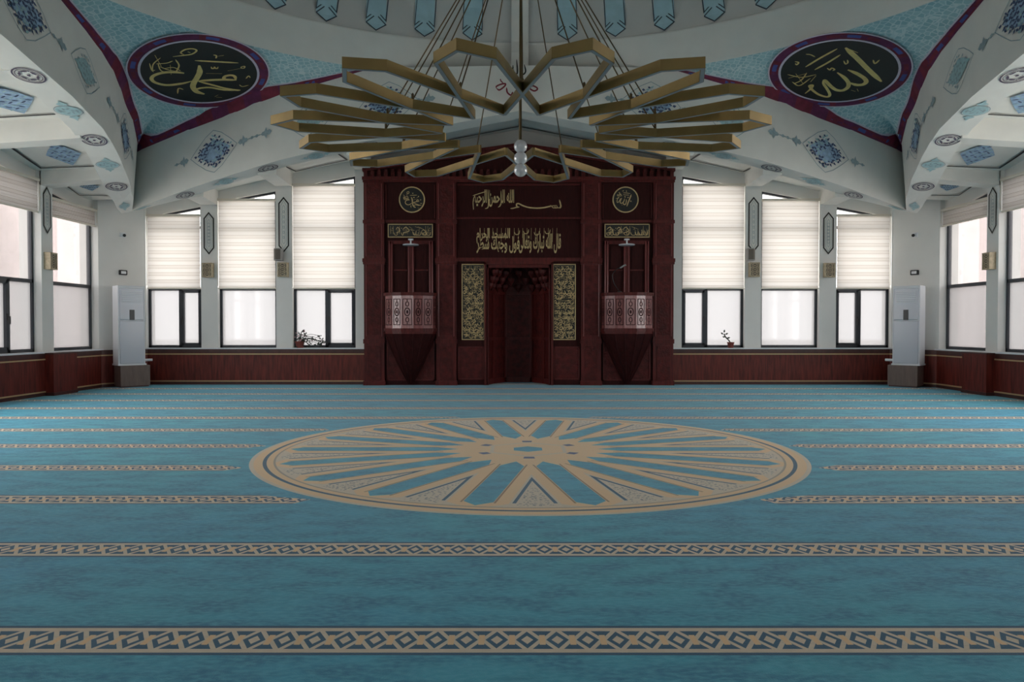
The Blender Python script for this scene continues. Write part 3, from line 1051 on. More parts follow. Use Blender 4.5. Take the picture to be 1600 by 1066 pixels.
for c0, c1 in ((-5.0, -3.85), (3.82, 5.0), (-3.1, 3.1)):
    b = MB(M['grey'])
    if c0 == -3.1:
        bayline(b, bay_map_back, -3.1, -.01, .15, .82)
        bayline(b, bay_map_back, 0.01, 3.1, .15, .82)
        b.f = [q for q in b.f]
    else: bayline(b, bay_map_back, c0, c1, .15, .84)
    b.build('panel_outline', ceil)
for k, q in ((1, 1), (3, -1)):
    f = bay_map_side(k, q)
    for c0, c1 in ((7.2, 7.95), (5.25, 6.5), (3.3, 4.55)):
        b = MB(M['grey'])
        bayline(b, f, c0, c1, .02, .8)
        b.build('panel_outline', ceil)
        if c0 > 7: cc, L = 7.45, .25
        else: cc, L = (c0 + c1) / 2 + .1, .46
        b = MB(M['ornt'], M['ornb'], M['ornd'])
        g = (lambda f, cc: lambda x, y: f(cc + x, .36 + y) + Vector((0, 0, -.004)))(f, cc)
        out = [(-L, 0), (-L * .4, .13), (0, .2), (L * .4, .13), (L, 0), (L * .4, -.13), (0, -.2), (-L * .4, -.13)]
        poly(b, out, g, 1)
        for i in range(-5, 6):
            for j in range(-4, 5):
                x, y = i / 5 * L + (.04 if j % 2 else 0), j / 4 * .2
                if abs(x) / L + abs(y) / .2 < 1:
                    poly(b, ell(x, y, .032, .012, 6, .7 * (1 if i % 2 else -1)), (lambda g: lambda x, y: g(x, y) + Vector((0, 0, -.005)))(g), 2 if (i + j) % 2 else 0)
        b.build('painted_arabesque', ceil)


# windows --------------------------------------------------------
nwin = [0]
def window(F, gd, c0, c1, h0, h1, label, mull=None, sash=None, transom=True, rail=.865, film=True, upper='solar'):
    """h0/h1 head heights at c0/c1; mull: position of the lower mullion, sash: 'in'/'out' half that opens"""
    nwin[0] += 1
    fw = .055
    d0, d1 = gd - .035, gd + .035
    b = MB(M['frame'])
    F.box(b, c0, c0 + fw, d0, d1, SILL, h0, 0)
    F.box(b, c1 - fw, c1, d0, d1, SILL, h1, 0)
    F.box(b, c0, c1, d0, d1, SILL - .01, SILL + fw)
    F.bar(b, (c0, h0 + .01), (c1, h1 + .01), .06, d0, d1)
    F.box(b, c0, c1, d0, d1, rail - .035, rail + .035)
    if transom and min(h0, h1) > 2.4: F.box(b, c0, c1, d0, d1, 2.24, 2.30)
    if mull: F.box(b, mull - .035, mull + .035, d0, d1, SILL, rail)
    o = b.build('window_%d' % nwin[0])
    tag(o, label, 'window', kind='structure')
    if sash:
        a, e = (c0 + fw, mull - .035) if sash == 'in' else (mull + .035, c1 - fw)
        b = MB(M['frame'])
        for q in ((a, a + .05, SILL + fw, rail - .035), (e - .05, e, SILL + fw, rail - .035)): F.box(b, q[0], q[1], d0 - .02, d1, q[2], q[3])
        F.box(b, a, e, d0 - .02, d1, SILL + fw, SILL + fw + .05)
        F.box(b, a, e, d0 - .02, d1, rail - .085, rail - .035)
        sa = b.build('sash', o)
        b = MB(M['handle'])
        hc = e - .025 if sash == 'in' else a + .025
        F.box(b, hc - .014, hc + .014, d0 - .035, d0 - .02, .12, .24)
        F.box(b, hc - .01, hc + .01, d0 - .06, d0 - .035, .17, .19)
        F.box(b, hc - .011, hc + .011, d0 - .075, d0 - .055, .05, .19)
        b.build('handle', sa)
    b = MB(M['frosted'] if film else M['clear'])
    b.quad(F(c0 + .01, gd, SILL), F(c1 - .01, gd, SILL), F(c1 - .01, gd, rail), F(c0 + .01, gd, rail))
    b.build('lower_pane', o)
    b = MB(M[upper] if film else M['clear'])
    b.add([F(c0 + .01, gd, rail), F(c1 - .01, gd, rail), F(c1 - .01, gd, h1), F(c0 + .01, gd, h0)], [(0, 1, 2, 3)])
    b.build('upper_pane', o)
    # a light portal marks the opening for the sky
    ld = bpy.data.lights.new('sky_portal', 'AREA')
    ld.shape = 'RECTANGLE'
    hm = (h0 + h1) / 2
    ld.size, ld.size_y = c1 - c0, hm - SILL
    lo = bpy.data.objects.new('sky_portal', ld)
    COL.objects.link(lo)
    p = F((c0 + c1) / 2, gd + .2, (SILL + hm) / 2)
    lo.location = p
    inward = (F(0, 0, 0) - F(0, 1, 0)).normalized()
    lo.rotation_euler = inward.to_track_quat('-Z', 'Y').to_euler()
    ld.cycles.is_portal = True
    return o


def blind(F, d, c0, c1, htop, hbot, label, hseam=None):
    o = empty('zebra_blind', F((c0 + c1) / 2, d, htop))
    o.location = F((c0 + c1) / 2, d, htop)
    inv = Matrix.Translation(-o.location)
    b = MB(M['blindw'])
    F.box(b, c0, c1, d - .05, d + .035, htop - .05, htop)
    b.build('head_rail', o, inv)
    b = MB(M['blind'])
    n = 40
    b.grid([[F(c0 + .01, d + .004 * math.sin(i * 1.6), hbot + (htop - .05 - hbot) * i / n), F(c1 - .01, d + .004 * math.sin(i * 1.6), hbot + (htop - .05 - hbot) * i / n)] for i in range(n + 1)])
    b.build('fabric', o, inv)
    b = MB(M['blindw'])
    F.box(b, c0, c1, d - .014, d + .014, hbot - .025, hbot + .005)
    b.build('bottom_rail', o, inv)
    b = MB(M['blindw'])
    pts = [F(c1 - .0, d - .03, htop - .05 - i * .06 + 0) for i in range(int((htop - max(hbot, .9)) / .06))]
    if len(pts) > 2:
        b.tube(pts, .006, 6)
        b.build('bead_chain', o, inv)
    return tag(o, label, 'blind', 'zebra blinds on the windows')


SIDE = {-1: 'left', 1: 'right'}
bl = {(-1, 0): 'cream roller blind just left of the red mihrab wall, above a sash with a plant', (-1, 1): 'cream roller blind over the single wide pane left of the mihrab',
      (-1, 2): 'cream roller blind nearest the left air conditioner on the far wall', (1, 0): 'cream roller blind just right of the red mihrab wall',
      (1, 1): 'cream roller blind over the single wide pane right of the mihrab', (1, 2): 'cream roller blind nearest the right air conditioner on the far wall'}
for sg in (-1, 1):
    F = FB[sg]
    for i, ((c0, c1), (h0, h1)) in enumerate(zip(backwin, backhead)):
        mull = {0: 4.38 if sg < 0 else 4.28, 1: None, 2: 7.72 if sg < 0 else 7.78}[i]
        sash = {0: 'in', 1: None, 2: 'in'}[i]
        window(F, GD, c0, c1, h0, h1, 'grey framed window %s on the far wall, %s of the mihrab' % (('nearest the mihrab', 'in the middle', 'nearest the corner')[i], SIDE[sg]), mull, sash, upper='clear')
        ht = (3.24, 2.90, 2.55)[i]
        blind(F, .02, c0 + .01, c1 - (.01 if i < 2 else .03), ht, .885, bl[(sg, i)])
    F = FS[sg]
    for i, ((c0, c1), (h0, h1)) in enumerate(zip(sidewin, sidehead)):
        lab = 'grey framed side window on the %s wall, %s' % (SIDE[sg], ('beside the corner air conditioner', 'nearest the viewer at the picture edge', 'unseen third one added for daylight', 'unseen fourth one added for daylight', 'unseen fifth one added for daylight')[i])
        window(F, GDS, c0, c1, h0, h1, lab, 5.96 if i == 1 else None, 'in' if i == 1 else None, film=i < 2)
        if i < 2:
            blind(F, .05, c0 + .01, c1 - .01, (2.52, 2.80)[i], (2.17, 2.18)[i], 'rolled up cream blind on the %s side window %s' % (SIDE[sg], ('by the corner', 'at the picture edge')[i]))

# dado panelling -------------------------------------------------
def dado(F, c0, c1, label, nm, dd=.09, ledge=.15):
    b = MB(M['wains'])
    F.box(b, c0, c1, -dd, 0.02, -EYE + .0, -.58)
    o = b.build(nm)
    b = MB(M['wainsd'])
    F.box(b, c0, c1, -dd - .015, 0.02, -.585, -.50)
    F.box(b, c0, c1, -dd - .012, 0.0, -EYE, -EYE + .06)
    b.build('cap_rail', o)
    b = MB(M['acw'])
    F.box(b, c0, c1, -dd - .02, ledge, -.50, -.475)
    b.build('sill_board', o)
    b = MB(M['strip'])
    F.box(b, c0, c1, -dd - .02, -dd, -.625, -.60)
    F.box(b, c0, c1, -dd - .02, -dd, -EYE + .065, -EYE + .09)
    b.build('gold_strip', o)
    return tag(o, label, 'wainscot', kind='structure')
dado(FB[-1], 3.42, 8.50, 'dark red wood wainscot with gold strips under the far left windows', 'trim_1')
dado(FB[1], 3.42, 8.50, 'dark red wood wainscot with gold strips under the far right windows', 'trim_2')
dado(FS[-1], -3, 8.58, 'dark red wood wainscot running along the left wall', 'trim_3')
dado(FS[1], -3, 8.58, 'dark red wood wainscot running along the right wall', 'trim_4')
for sg in (-1, 1):     # chamfer pieces and boxed pillar foot
    A, B_ = FS[sg](8.56, -.02, 0), FB[sg](8.44, -.02, 0)
    b = MB(M['wains'], M['wainsd'], M['strip'])
    t = (B_ - A).normalized()
    nrm = Vector((-t.y, t.x, 0))
    if nrm.dot(Vector((X0, YC, 0)) - A) < 0: nrm = -nrm
    for z0, z1, o_, mi in ((0, .72, .09, 0), (.715, .80, .105, 1), (0, .06, .10, 1), (.675, .70, .11, 2), (.065, .09, .11, 2)):
        v = [Vector((p.x, p.y, z)) + nrm * d for z in (z0, z1) for p, d in ((A, 0), (B_, 0), (B_, o_), (A, o_))]
        b.add(v, [(0, 1, 2, 3), (4, 7, 6, 5), (2, 6, 7, 3), (0, 4, 5, 1), (1, 5, 6, 2), (0, 3, 7, 4)], mi)
    b.build('trim_%d' % (5 if sg < 0 else 6))
    tag(bpy.data.objects['trim_%d' % (5 if sg < 0 else 6)], 'dark red wood wainscot across the %s corner behind the air conditioner' % SIDE[sg], 'wainscot', kind='structure')
    F = FS[sg]
    b = MB(M['wains'], M['wainsd'])
    F.box(b, 6.58, 7.34, -.26, .02, -EYE, -.52)
    F.box(b, 6.56, 7.36, -.275, .02, -.52, -.49, 1)
    F.box(b, 6.57, 7.35, -.27, 0, -EYE, -EYE + .06, 1)
    o = b.build('pillar_casing')
    tag(o, 'boxed dark red wood casing around the foot of the %s side pillar' % SIDE[sg], 'casing', kind='structure')


# ornaments on the pillars: hexagon cartouche, lattice wall lamp
def cartouche(F, cm, h0, h1, w, parent):
    b = MB(M['plaster'], M['black'], M['ornt2'])
    f = lambda x, y: F(cm + x, -.006, y)
    out = [(0, h0), (w, h0 + .13), (w, h1 - .13), (0, h1), (-w, h1 - .13), (-w, h0 + .13)]
    poly(b, out, f, 0)
    g = lambda x, y: F(cm + x, -.010, y)
    stroke(b, out, .03, g, 1, True, False, False)
    k = .62
    ins = [(x * k, (y - (h0 + h1) / 2) * .9 + (h0 + h1) / 2) for x, y in out]
    stroke(b, ins, .009, g, 2, True, False, False)
    n = 7
    for i in range(n):
        y = h0 + .2 + (h1 - h0 - .4) * (i + .5) / n
        stroke(b, ell(0, y, w * .3, .085, 12), .008, g, 2, True, False, False)
    b.build('painted_cartouche', parent)


def sconce(F, cm, hm, label):
    o = empty('wall_lamp', F(cm, 0, hm - .16))
    inv = Matrix.Translation(-o.location)
    b = MB(M['latticed'])
    F.box(b, cm - .085, cm + .085, -.115, 0, hm - .145, hm + .145)
    b.build('body', o, inv)
    b = MB(M['lattice'])
    for x in (-.1, .1): F.box(b, cm + x - .012, cm + x + .012, -.13, -.0, hm - .16, hm + .16)
    for y in (-.15, .15): F.box(b, cm - .11, cm + .11, -.13, -.0, hm + y - .012, hm + y + .012)
    f = lambda x, y: F(cm + x, -.122, hm + y)
    for y in (-.09, 0, .09):
        stroke(b, ell(0, y, .06, .05, 12), .018, f, 0, True, False, False)
        stroke(b, [(-.09, y - .045), (.09, y + .045)], .012, f, 0, False, False, False)
        stroke(b, [(-.09, y + .045), (.09, y - .045)], .012, f, 0, False, False, False)
    b.build('lattice', o, inv)
    tag(o, label, 'wall lamp', 'lattice wall lamps on the pillars')


for sg in (-1, 1):
    F = FB[sg]
    cartouche(F, 5.315, 1.71, 2.92, .105, wb)
    cartouche(F, 7.01, 1.66, 2.58, .105, wb)
    sconce(F, 5.315, 1.29, 'gold lattice wall lamp under the %s grey speaker' % SIDE[sg])
    sconce(F, 7.01, 1.28, 'gold lattice wall lamp on the far pillar nearer the %s air conditioner' % SIDE[sg])
    cartouche(FS[sg], 6.845, 1.80, 2.66, .105, wl[sg])
    sconce(FS[sg], 6.845, 1.26, 'gold lattice wall lamp on the %s side wall pillar' % SIDE[sg])
    # speakers
    o = empty('loudspeaker', F(5.22, -.05, 1.5))
    inv = Matrix.Translation(-o.location)
    cm = 5.40 if sg < 0 else 5.21
    b = MB(M['speaker'])
    v = []
    prof = [(-.10, -.06), (.10, -.06), (.085, -.2), (.03, -.25), (-.03, -.25), (-.085, -.2)]
    b.prism(prof, lambda x, y: F(cm + x, y, 1.49), lambda x, y: F(cm + x, y, 1.76))
    b.build('cabinet', o, inv, bevel=.012)
    b = MB(M['handle'])
    F.box(b, cm - .02, cm + .02, -.07, 0, 1.58, 1.66)
    b.build('bracket', o, inv)
    b = MB(M['latticed'])
    b.prism([(-.07, -.215), (.07, -.215), (.028, -.255), (-.028, -.255)], lambda x, y: F(cm + x, y, 1.51), lambda x, y: F(cm + x, y, 1.74))
    b.build('grille', o, inv)
    tag(o, 'grey loudspeaker on the pillar just %s of the window beside the mihrab' % SIDE[sg], 'speaker', 'loudspeakers on the far pillars')

# ------------------------------------------------------------------ MIHRAB WALL
XM = .15
YF = 16.58
def wz(v): return EYE + (511 - v) * .01431
mw = empty('mihrab_wall', (XM, YF, 0))
tag(mw, 'dark red carved wooden wall with gabled top and a deep prayer niche', 'mihrab')
mi_ = Matrix.Translation((-XM, -YF, 0))
def gable(x, off=0): return EYE + 4.02 - .137 * abs(x) + off
b = MB(M['woodd'])
for x0, x1, z0 in ((-3.45, -.72, 0), (.72, 3.45, 0), (-.72, .72, 2.73)):
    xs = [x0, 0, x1] if x0 < 0 < x1 else [x0, x1]
    pts = [(x, z0) for x in (x0, x1)] + [(x, gable(x)) for x in reversed(xs)]
    b.prism(pts, lambda x, y: (x, 0, y), lambda x, y: (x, .28, y))
b.build('back_panel', mw)
b = MB(M['wood'])
for x0, x1 in ((-3.47, 0), (0, 3.47)):        # gable cornice
    for d, o0, o1 in ((-.10, -.02, .05), (-.06, -.09, -.02)):
        v = [(x, y, gable(x, q)) for x in (x0, x1) for y in (d, .25) for q in (o0, o1)]
        b.add(v, [(0, 1, 3, 2), (4, 6, 7, 5), (0, 4, 5, 1), (2, 3, 7, 6), (0, 2, 6, 4), (1, 5, 7, 3)])
b.build('gable_cornice', mw)
b = MB(M['wood'])
b.box(-3.47, 3.47, -.10, 0, 4.56, 4.63)
b.box(-3.46, 3.46, -.07, 0, 4.51, 4.56)
b.build('cornice', mw)
b = MB(M['carve'])
for i in range(46):
    x = -3.4 + i * 6.8 / 45
    b.box(x - .04, x + .04, -.05, 0, 4.64, 4.76)
    b.box(x - .025, x + .025, -.07, 0, 4.76, 4.80)
b.build('dentil_row', mw)
def pilaster(x0, x1):
    b = MB(M['wood'], M['carve'], M['woodh'])
    b.box(x0, x1, -.07, 0, 0, 4.52)
    for z0, z1 in ((1.12, 2.66), (2.9, 3.55), (3.72, 4.45)):
        b.box(x0 + .07, x1 - .07, -.085, -.06, z0, z1, 1)
        for xx in (x0 + .045, x1 - .06): b.box(xx, xx + .015, -.092, -.06, z0 - .03, z1 + .03, 2)
    b.box(x0 + .08, x1 - .08, -.085, -.06, .12, .88, 1)
    b.box(x0 - .02, x1 + .02, -.10, 0, 0, .10)
    b.box(x0 - .015, x1 + .015, -.10, 0, .93, 1.03)
    b.box(x0 - .025, x1 + .025, -.115, 0, 2.74, 2.82)
    b.box(x0 - .015, x1 + .015, -.10, 0, 2.69, 2.74)
    b.box(x0 - .015, x1 + .015, -.10, 0, 3.60, 3.67)
    b.build('pilaster', mw)
for q in ((-3.44, -2.99), (-1.83, -1.39), (1.39, 1.83), (2.99, 3.44)): pilaster(*q)
b = MB(M['wood'], M['carve'], M['woodd'])
for sg in (-1, 1):                              # fields beside the niche and behind the pulpits
    for x0, x1, z0, z1, mm in ((.78, 1.36, .12, .86, 1), (1.88, 2.94, .10, 1.0, 1)):
        a, c = sorted((sg * x0, sg * x1))
        b.box(a, c, -.02, 0, z0, z1, mm)
        for e in ((a, a + .03, z0, z1), (c - .03, c, z0, z1), (a, c, z0, z0 + .03), (a, c, z1 - .03, z1)): b.box(e[0], e[1], -.035, 0, e[2], e[3])
    a, c = sorted((sg * 1.86, sg * 2.96))
    b.box(a, c, -.03, 0, 3.62, 3.68)
    for e in ((a, a + .02, 3.72, 4.46), (c - .02, c, 3.72, 4.46)): b.box(e[0], e[1], -.03, 0, e[2], e[3])
b.box(-1.38, 1.38, -.05, 0, 2.76, 2.84)
b.box(-1.38, 1.38, -.04, 0, 3.70, 3.74)
b.box(-1.36, 1.36, -.03, 0, 4.44, 4.48)
b.build('panel_mouldings', mw)
for sg in (-1, 1):
    b = MB(M['woodd'], M['wood'], M['woodh'])
    x0, x1 = sorted((sg * 1.90, sg * 2.90))
    xm = (x0 + x1) / 2
    for e in ((x0, x0 + .10, 1.2, 3.2), (x1 - .10, x1, 1.2, 3.2), (x0, x1, 3.14, 3.22), (xm - .07, xm + .07, 1.2, 3.14)):
        b.box(e[0], e[1], -.05, 0, e[2], e[3], 1)
        if e[1] - e[0] < .2:
            b.box(e[0] + .015, e[0] + .03, -.062, 0, e[2], e[3], 2)
            b.box(e[1] - .03, e[1] - .015, -.062, 0, e[2], e[3], 2)
    for a, c in ((x0 + .12, xm - .09), (xm + .09, x1 - .12)):
        b.box(a, c, -.03, 0, 2.55, 2.58, 1)
        b.box(a + .03, c - .03, -.012, 0, 2.61, 3.1, 0)
        b.box(a + .03, c - .03, -.012, 0, 1.3, 2.52, 0)
    b.build('pulpit_door', mw)
# niche
b = MB(M['woodd'], M['wood'], M['carve'])
pl = [(-.72, 0), (-.60, .45), (-.32, .85), (.32, .85), (.60, .45), (.72, 0)]
for (xa, ya), (xb, yb) in zip(pl[:-1], pl[1:]):
    b.quad((xa, ya + .02, 0), (xb, yb + .02, 0), (xb, yb + .02, 2.8), (xa, ya + .02, 2.8), 2)
    d = Vector((xb - xa, yb - ya, 0)); L = d.length; d.normalize(); n = Vector((d.y, -d.x, 0))
    for t0, t1, z0, z1 in ((.0, .05, 0, 2.1), (L - .05, L, 0, 2.1), (0, L, 1.0, 1.06), (0, L, 2.06, 2.12), (0, L, 0, .12)):
        p0, p1 = Vector((xa, ya + .02, 0)) + d * t0, Vector((xa, ya + .02, 0)) + d * t1
        v = [q + n * e + Vector((0, 0, z)) for z in (z0, z1) for q, e in ((p0, 0), (p1, 0), (p1, .03), (p0, .03))]
        b.add(v, [(0, 1, 2, 3), (4, 7, 6, 5), (2, 6, 7, 3), (1, 5, 6, 2), (0, 3, 7, 4)], 1)
for row in range(4):                             # stalactite vault
    z0 = 2.12 + row * .15
    k = 1 - row * .2
    n = 9 - row
    for i in range(n):
        t = (i + .5) / n * (len(pl) - 1)
        j = min(int(t), len(pl) - 2)
        x = pl[j][0] + (pl[j + 1][0] - pl[j][0]) * (t - j)
        y = pl[j][1] + (pl[j + 1][1] - pl[j][1]) * (t - j)
        x, y = x * (.55 + .42 * k), y * (.25 + .72 * k)
        b.lathe([(.001, -.03), (.03, .02), (.085, .09), (.095, .15), (.095, .16)], (x, y, z0), 10, 2)
b.quad((-.72, 0, 2.75), (.72, 0, 2.75), (.4, .9, 2.75), (-.4, .9, 2.75), 0)
b.build('niche', mw)
b = MB(M['wood'])
for x in (-.72, .72):
    s_ = 1 if x > 0 else -1
    b.box(min(x, x + s_ * .05), max(x, x + s_ * .05), -.06, .05, 0, 2.74)
    b.box(min(x - s_ * .05, x - s_ * .02), max(x - s_ * .05, x - s_ * .02), -.02, .1, 0, 2.68)
b.box(-.77, .77, -.06, .05, 2.69, 2.76)
b.box(-.70, .70, -.02, .10, 2.62, 2.70)
b.build('niche_frame', mw)


# lettering mounted on the woodwork
def wallf(x0, z0, d): return lambda x, y: (x0 + x, d, z0 + y)
def top(name, x, z, label, cat, group=None):
    o = empty(name, (XM + x, YF, z))
    return tag(o, label, cat, group)


o = top('gilt_inscription', 0, 4.12, 'thin gilt line of calligraphy with one long sweeping stroke, upper line above the niche', 'inscription')
b = MB(M['goldw'])
def bis(u, v): return ((u - 765) * .1126 * .01431, (250 - v) * .1126 * .01431)
f = wallf(0, 0, -.015)
letter_mesh(b, 'الله الرحمن الرحيم', *(bis(130, 0)[0], bis(700, 0)[0]), bis(0, 382)[1], bis(0, 105)[1], f)
for w, pts in ((.03, [(1325, 245), (1340, 300), (1345, 335), (1332, 365)]), (.02, [(1335, 350), (1300, 355), (1290, 325)]), (.02, [(1300, 352), (1272, 358), (1262, 322)]),
               (.02, [(1275, 355), (1240, 355), (1200, 318)]), (.03, [(1290, 322), (1200, 335), (1100, 355), (1000, 360), (900, 350), (820, 325), (765, 298), (735, 305), (740, 335), (770, 345)]),
               (.026, [(775, 345), (730, 350), (690, 362), (650, 366)]), (.02, [(340, 105), (345, 330), (300, 370)]), (.018, [(360, 110), (372, 300)]),
               (.018, [(130, 190), (220, 160), (320, 130)]), (.02, [(520, 120), (520, 300), (480, 350)]), (.016, [(545, 130), (548, 300)])):
    stroke(b, [bis(*p) for p in pts], w, wallf(0, 0, -.017))
b.build('lettering', o)
o = top('gilt_inscription', 0, 3.22, 'dense gilt two tier calligraphy line directly above the niche', 'inscription')
b = MB(M['goldw'])
letter_mesh(b, 'قال الله تبارك وتعالى', .0, .94, -.28, .16, wallf(0, 0, -.015))
letter_mesh(b, 'فول وجهك شطر', -.94, .02, -.28, .10, wallf(0, 0, -.0155))
letter_mesh(b, 'المسجد الحرام', -.94, -.20, -.06, .28, wallf(0, 0, -.016))
for i in range(19):
    x = -.86 + i * .095
    stroke(b, [(x, .28), (x - .006, .02 + .05 * math.sin(i * 2.1))], .017, wallf(0, 0, -.0165))
for x0, y0 in ((.1, .17), (.34, .14), (.58, .17), (-.1, .15)):
    stroke(b, [(x0 + .12, y0 + .08), (x0 + .1, y0), (x0 + .03, y0 - .01), (x0, y0 + .05)], .017, wallf(0, 0, -.017))
b.build('lettering', o)
for sg, lab, ST in ((-1, 'small round gilt calligraphy medallion above the left pulpit door', MUHAMMAD), (1, 'small round gilt calligraphy medallion above the right pulpit door', ALLAH)):
    o = top('gilt_medallion', sg * 2.375, 4.13, lab, 'medallion', 'gilt medallions on the woodwork')
    b = MB(M['black'])
    b.prism(ell(0, 0, .27, .27, 40), lambda x, y: (x, -.012, y), lambda x, y: (x, 0, y))
    b.build('dark_disc', o)
    b = MB(M['goldw'])
    P0, P1 = ell(0, 0, .265, .265, 48), ell(0, 0, .29, .29, 48)
    for i in range(48):
        j = (i + 1) % 48
        b.quad((P0[i][0], -.02, P0[i][1]), (P0[j][0], -.02, P0[j][1]), (P1[j][0], -.02, P1[j][1]), (P1[i][0], -.02, P1[i][1]))
        b.quad((P1[i][0], -.02, P1[i][1]), (P1[j][0], -.02, P1[j][1]), (P1[j][0], 0, P1[j][1]), (P1[i][0], 0, P1[i][1]))
    b.build('gilt_rim', o)
    b = MB(M['goldw'])
    rr = .4 if sg < 0 else -.5     # the small copies stand upright
    for w, pts in ST:
        q = [(p[0] * .23 * math.cos(rr) - p[1] * .23 * math.sin(rr) * 1, p[0] * .23 * math.sin(rr) + p[1] * .23 * math.cos(rr)) for p in pts] if sg > 0 else \
            [((p[0] - .05) * .24, p[1] * .24 - p[0] * .08) for p in pts]
        stroke(b, q, max(.012, w * .36), lambda x, y: (x, -.016, y))
    b.build('lettering', o)


def scribble(b, x0, x1, z0, z1, rows, seed, w, f):
    """rows of interlaced script-like strokes"""
    r = random.Random(seed)
    rh = (z1 - z0) / rows
    for j in range(rows):
        zb = z1 - (j + 1) * rh
        x = x0
        while x < x1 - rh * .25:
            k = r.random()
            e = min(x + rh * r.uniform(.3, .75), x1)
            if k < .35: pts = [(x + rh * .1, zb + rh * .97), (x + rh * .13, zb + rh * .2)]
            elif k < .65: pts = [(e, zb + rh * .55), (e - rh * .1, zb + rh * .1), (x + rh * .1, zb + rh * .12), (x, zb + rh * .45)]
            elif k < .85: pts = [(x, zb + rh * .6), ((x + e) / 2, zb + rh * .85), (e, zb + rh * .5), ((x + e) / 2, zb + rh * .35), (x, zb + rh * .25)]
            else: pts = [(x, zb + rh * .9), (e, zb + rh * .7)]
            stroke(b, pts, w, f, 0)
            if r.random() < .4: poly(b, ell(x + rh * .3, zb + rh * .75, w * .7, w * .7, 5), f, 0)
            x += rh * r.uniform(.22, .42)


for sg in (-1, 1):
    sd = SIDE[sg]
    o = top('gilt_plaque', sg * 2.41, 3.44, 'narrow framed gilt script plaque above the %s pulpit door' % sd, 'plaque', 'framed script plaques above the pulpits')
    b = MB(M['black'])
    b.box(-.5, .5, -.03, 0, -.15, .15)
    b.build('dark_board', o)
    b = MB(M['goldw'])
    for e in ((-.5, .5, -.15, -.132), (-.5, .5, .132, .15), (-.5, -.482, -.15, .15), (.482, .5, -.15, .15)): b.box(e[0], e[1], -.04, 0, e[2], e[3])
    b.build('gilt_frame', o)
    b = MB(M['goldw'])
    scribble(b, -.46, .46, -.11, .11, 1, 5 + sg, .015, lambda x, y: (x, -.034, y))
    scribble(b, -.46, .46, -.11, .05, 1, 9 + sg, .012, lambda x, y: (x, -.035, y))
    b.build('lettering', o)
    o = top('script_panel', sg * 1.015, 1.855, 'tall panel filled with gilt script on the %s flank of the niche' % sd, 'panel', 'tall script panels beside the niche')
    b = MB(M['black'])
    b.box(-.255, .255, -.02, 0, -.845, .845)
    b.build('dark_board', o)
    b = MB(M['goldw'])
    for e in ((-.255, .255, -.845, -.825), (-.255, .255, .825, .845), (-.255, -.237, -.845, .845), (.237, .255, -.845, .845)): b.box(e[0], e[1], -.032, 0, e[2], e[3])
    b.build('gilt_frame', o)
    b = MB(M['goldw'])
    scribble(b, -.22, .22, -.81, .81, 15, 21 + sg, .013, lambda x, y: (x, -.024, y))
    scribble(b, -.22, .22, -.76, .76, 13, 41 + sg, .010, lambda x, y: (x, -.025, y))
    b.build('lettering', o)

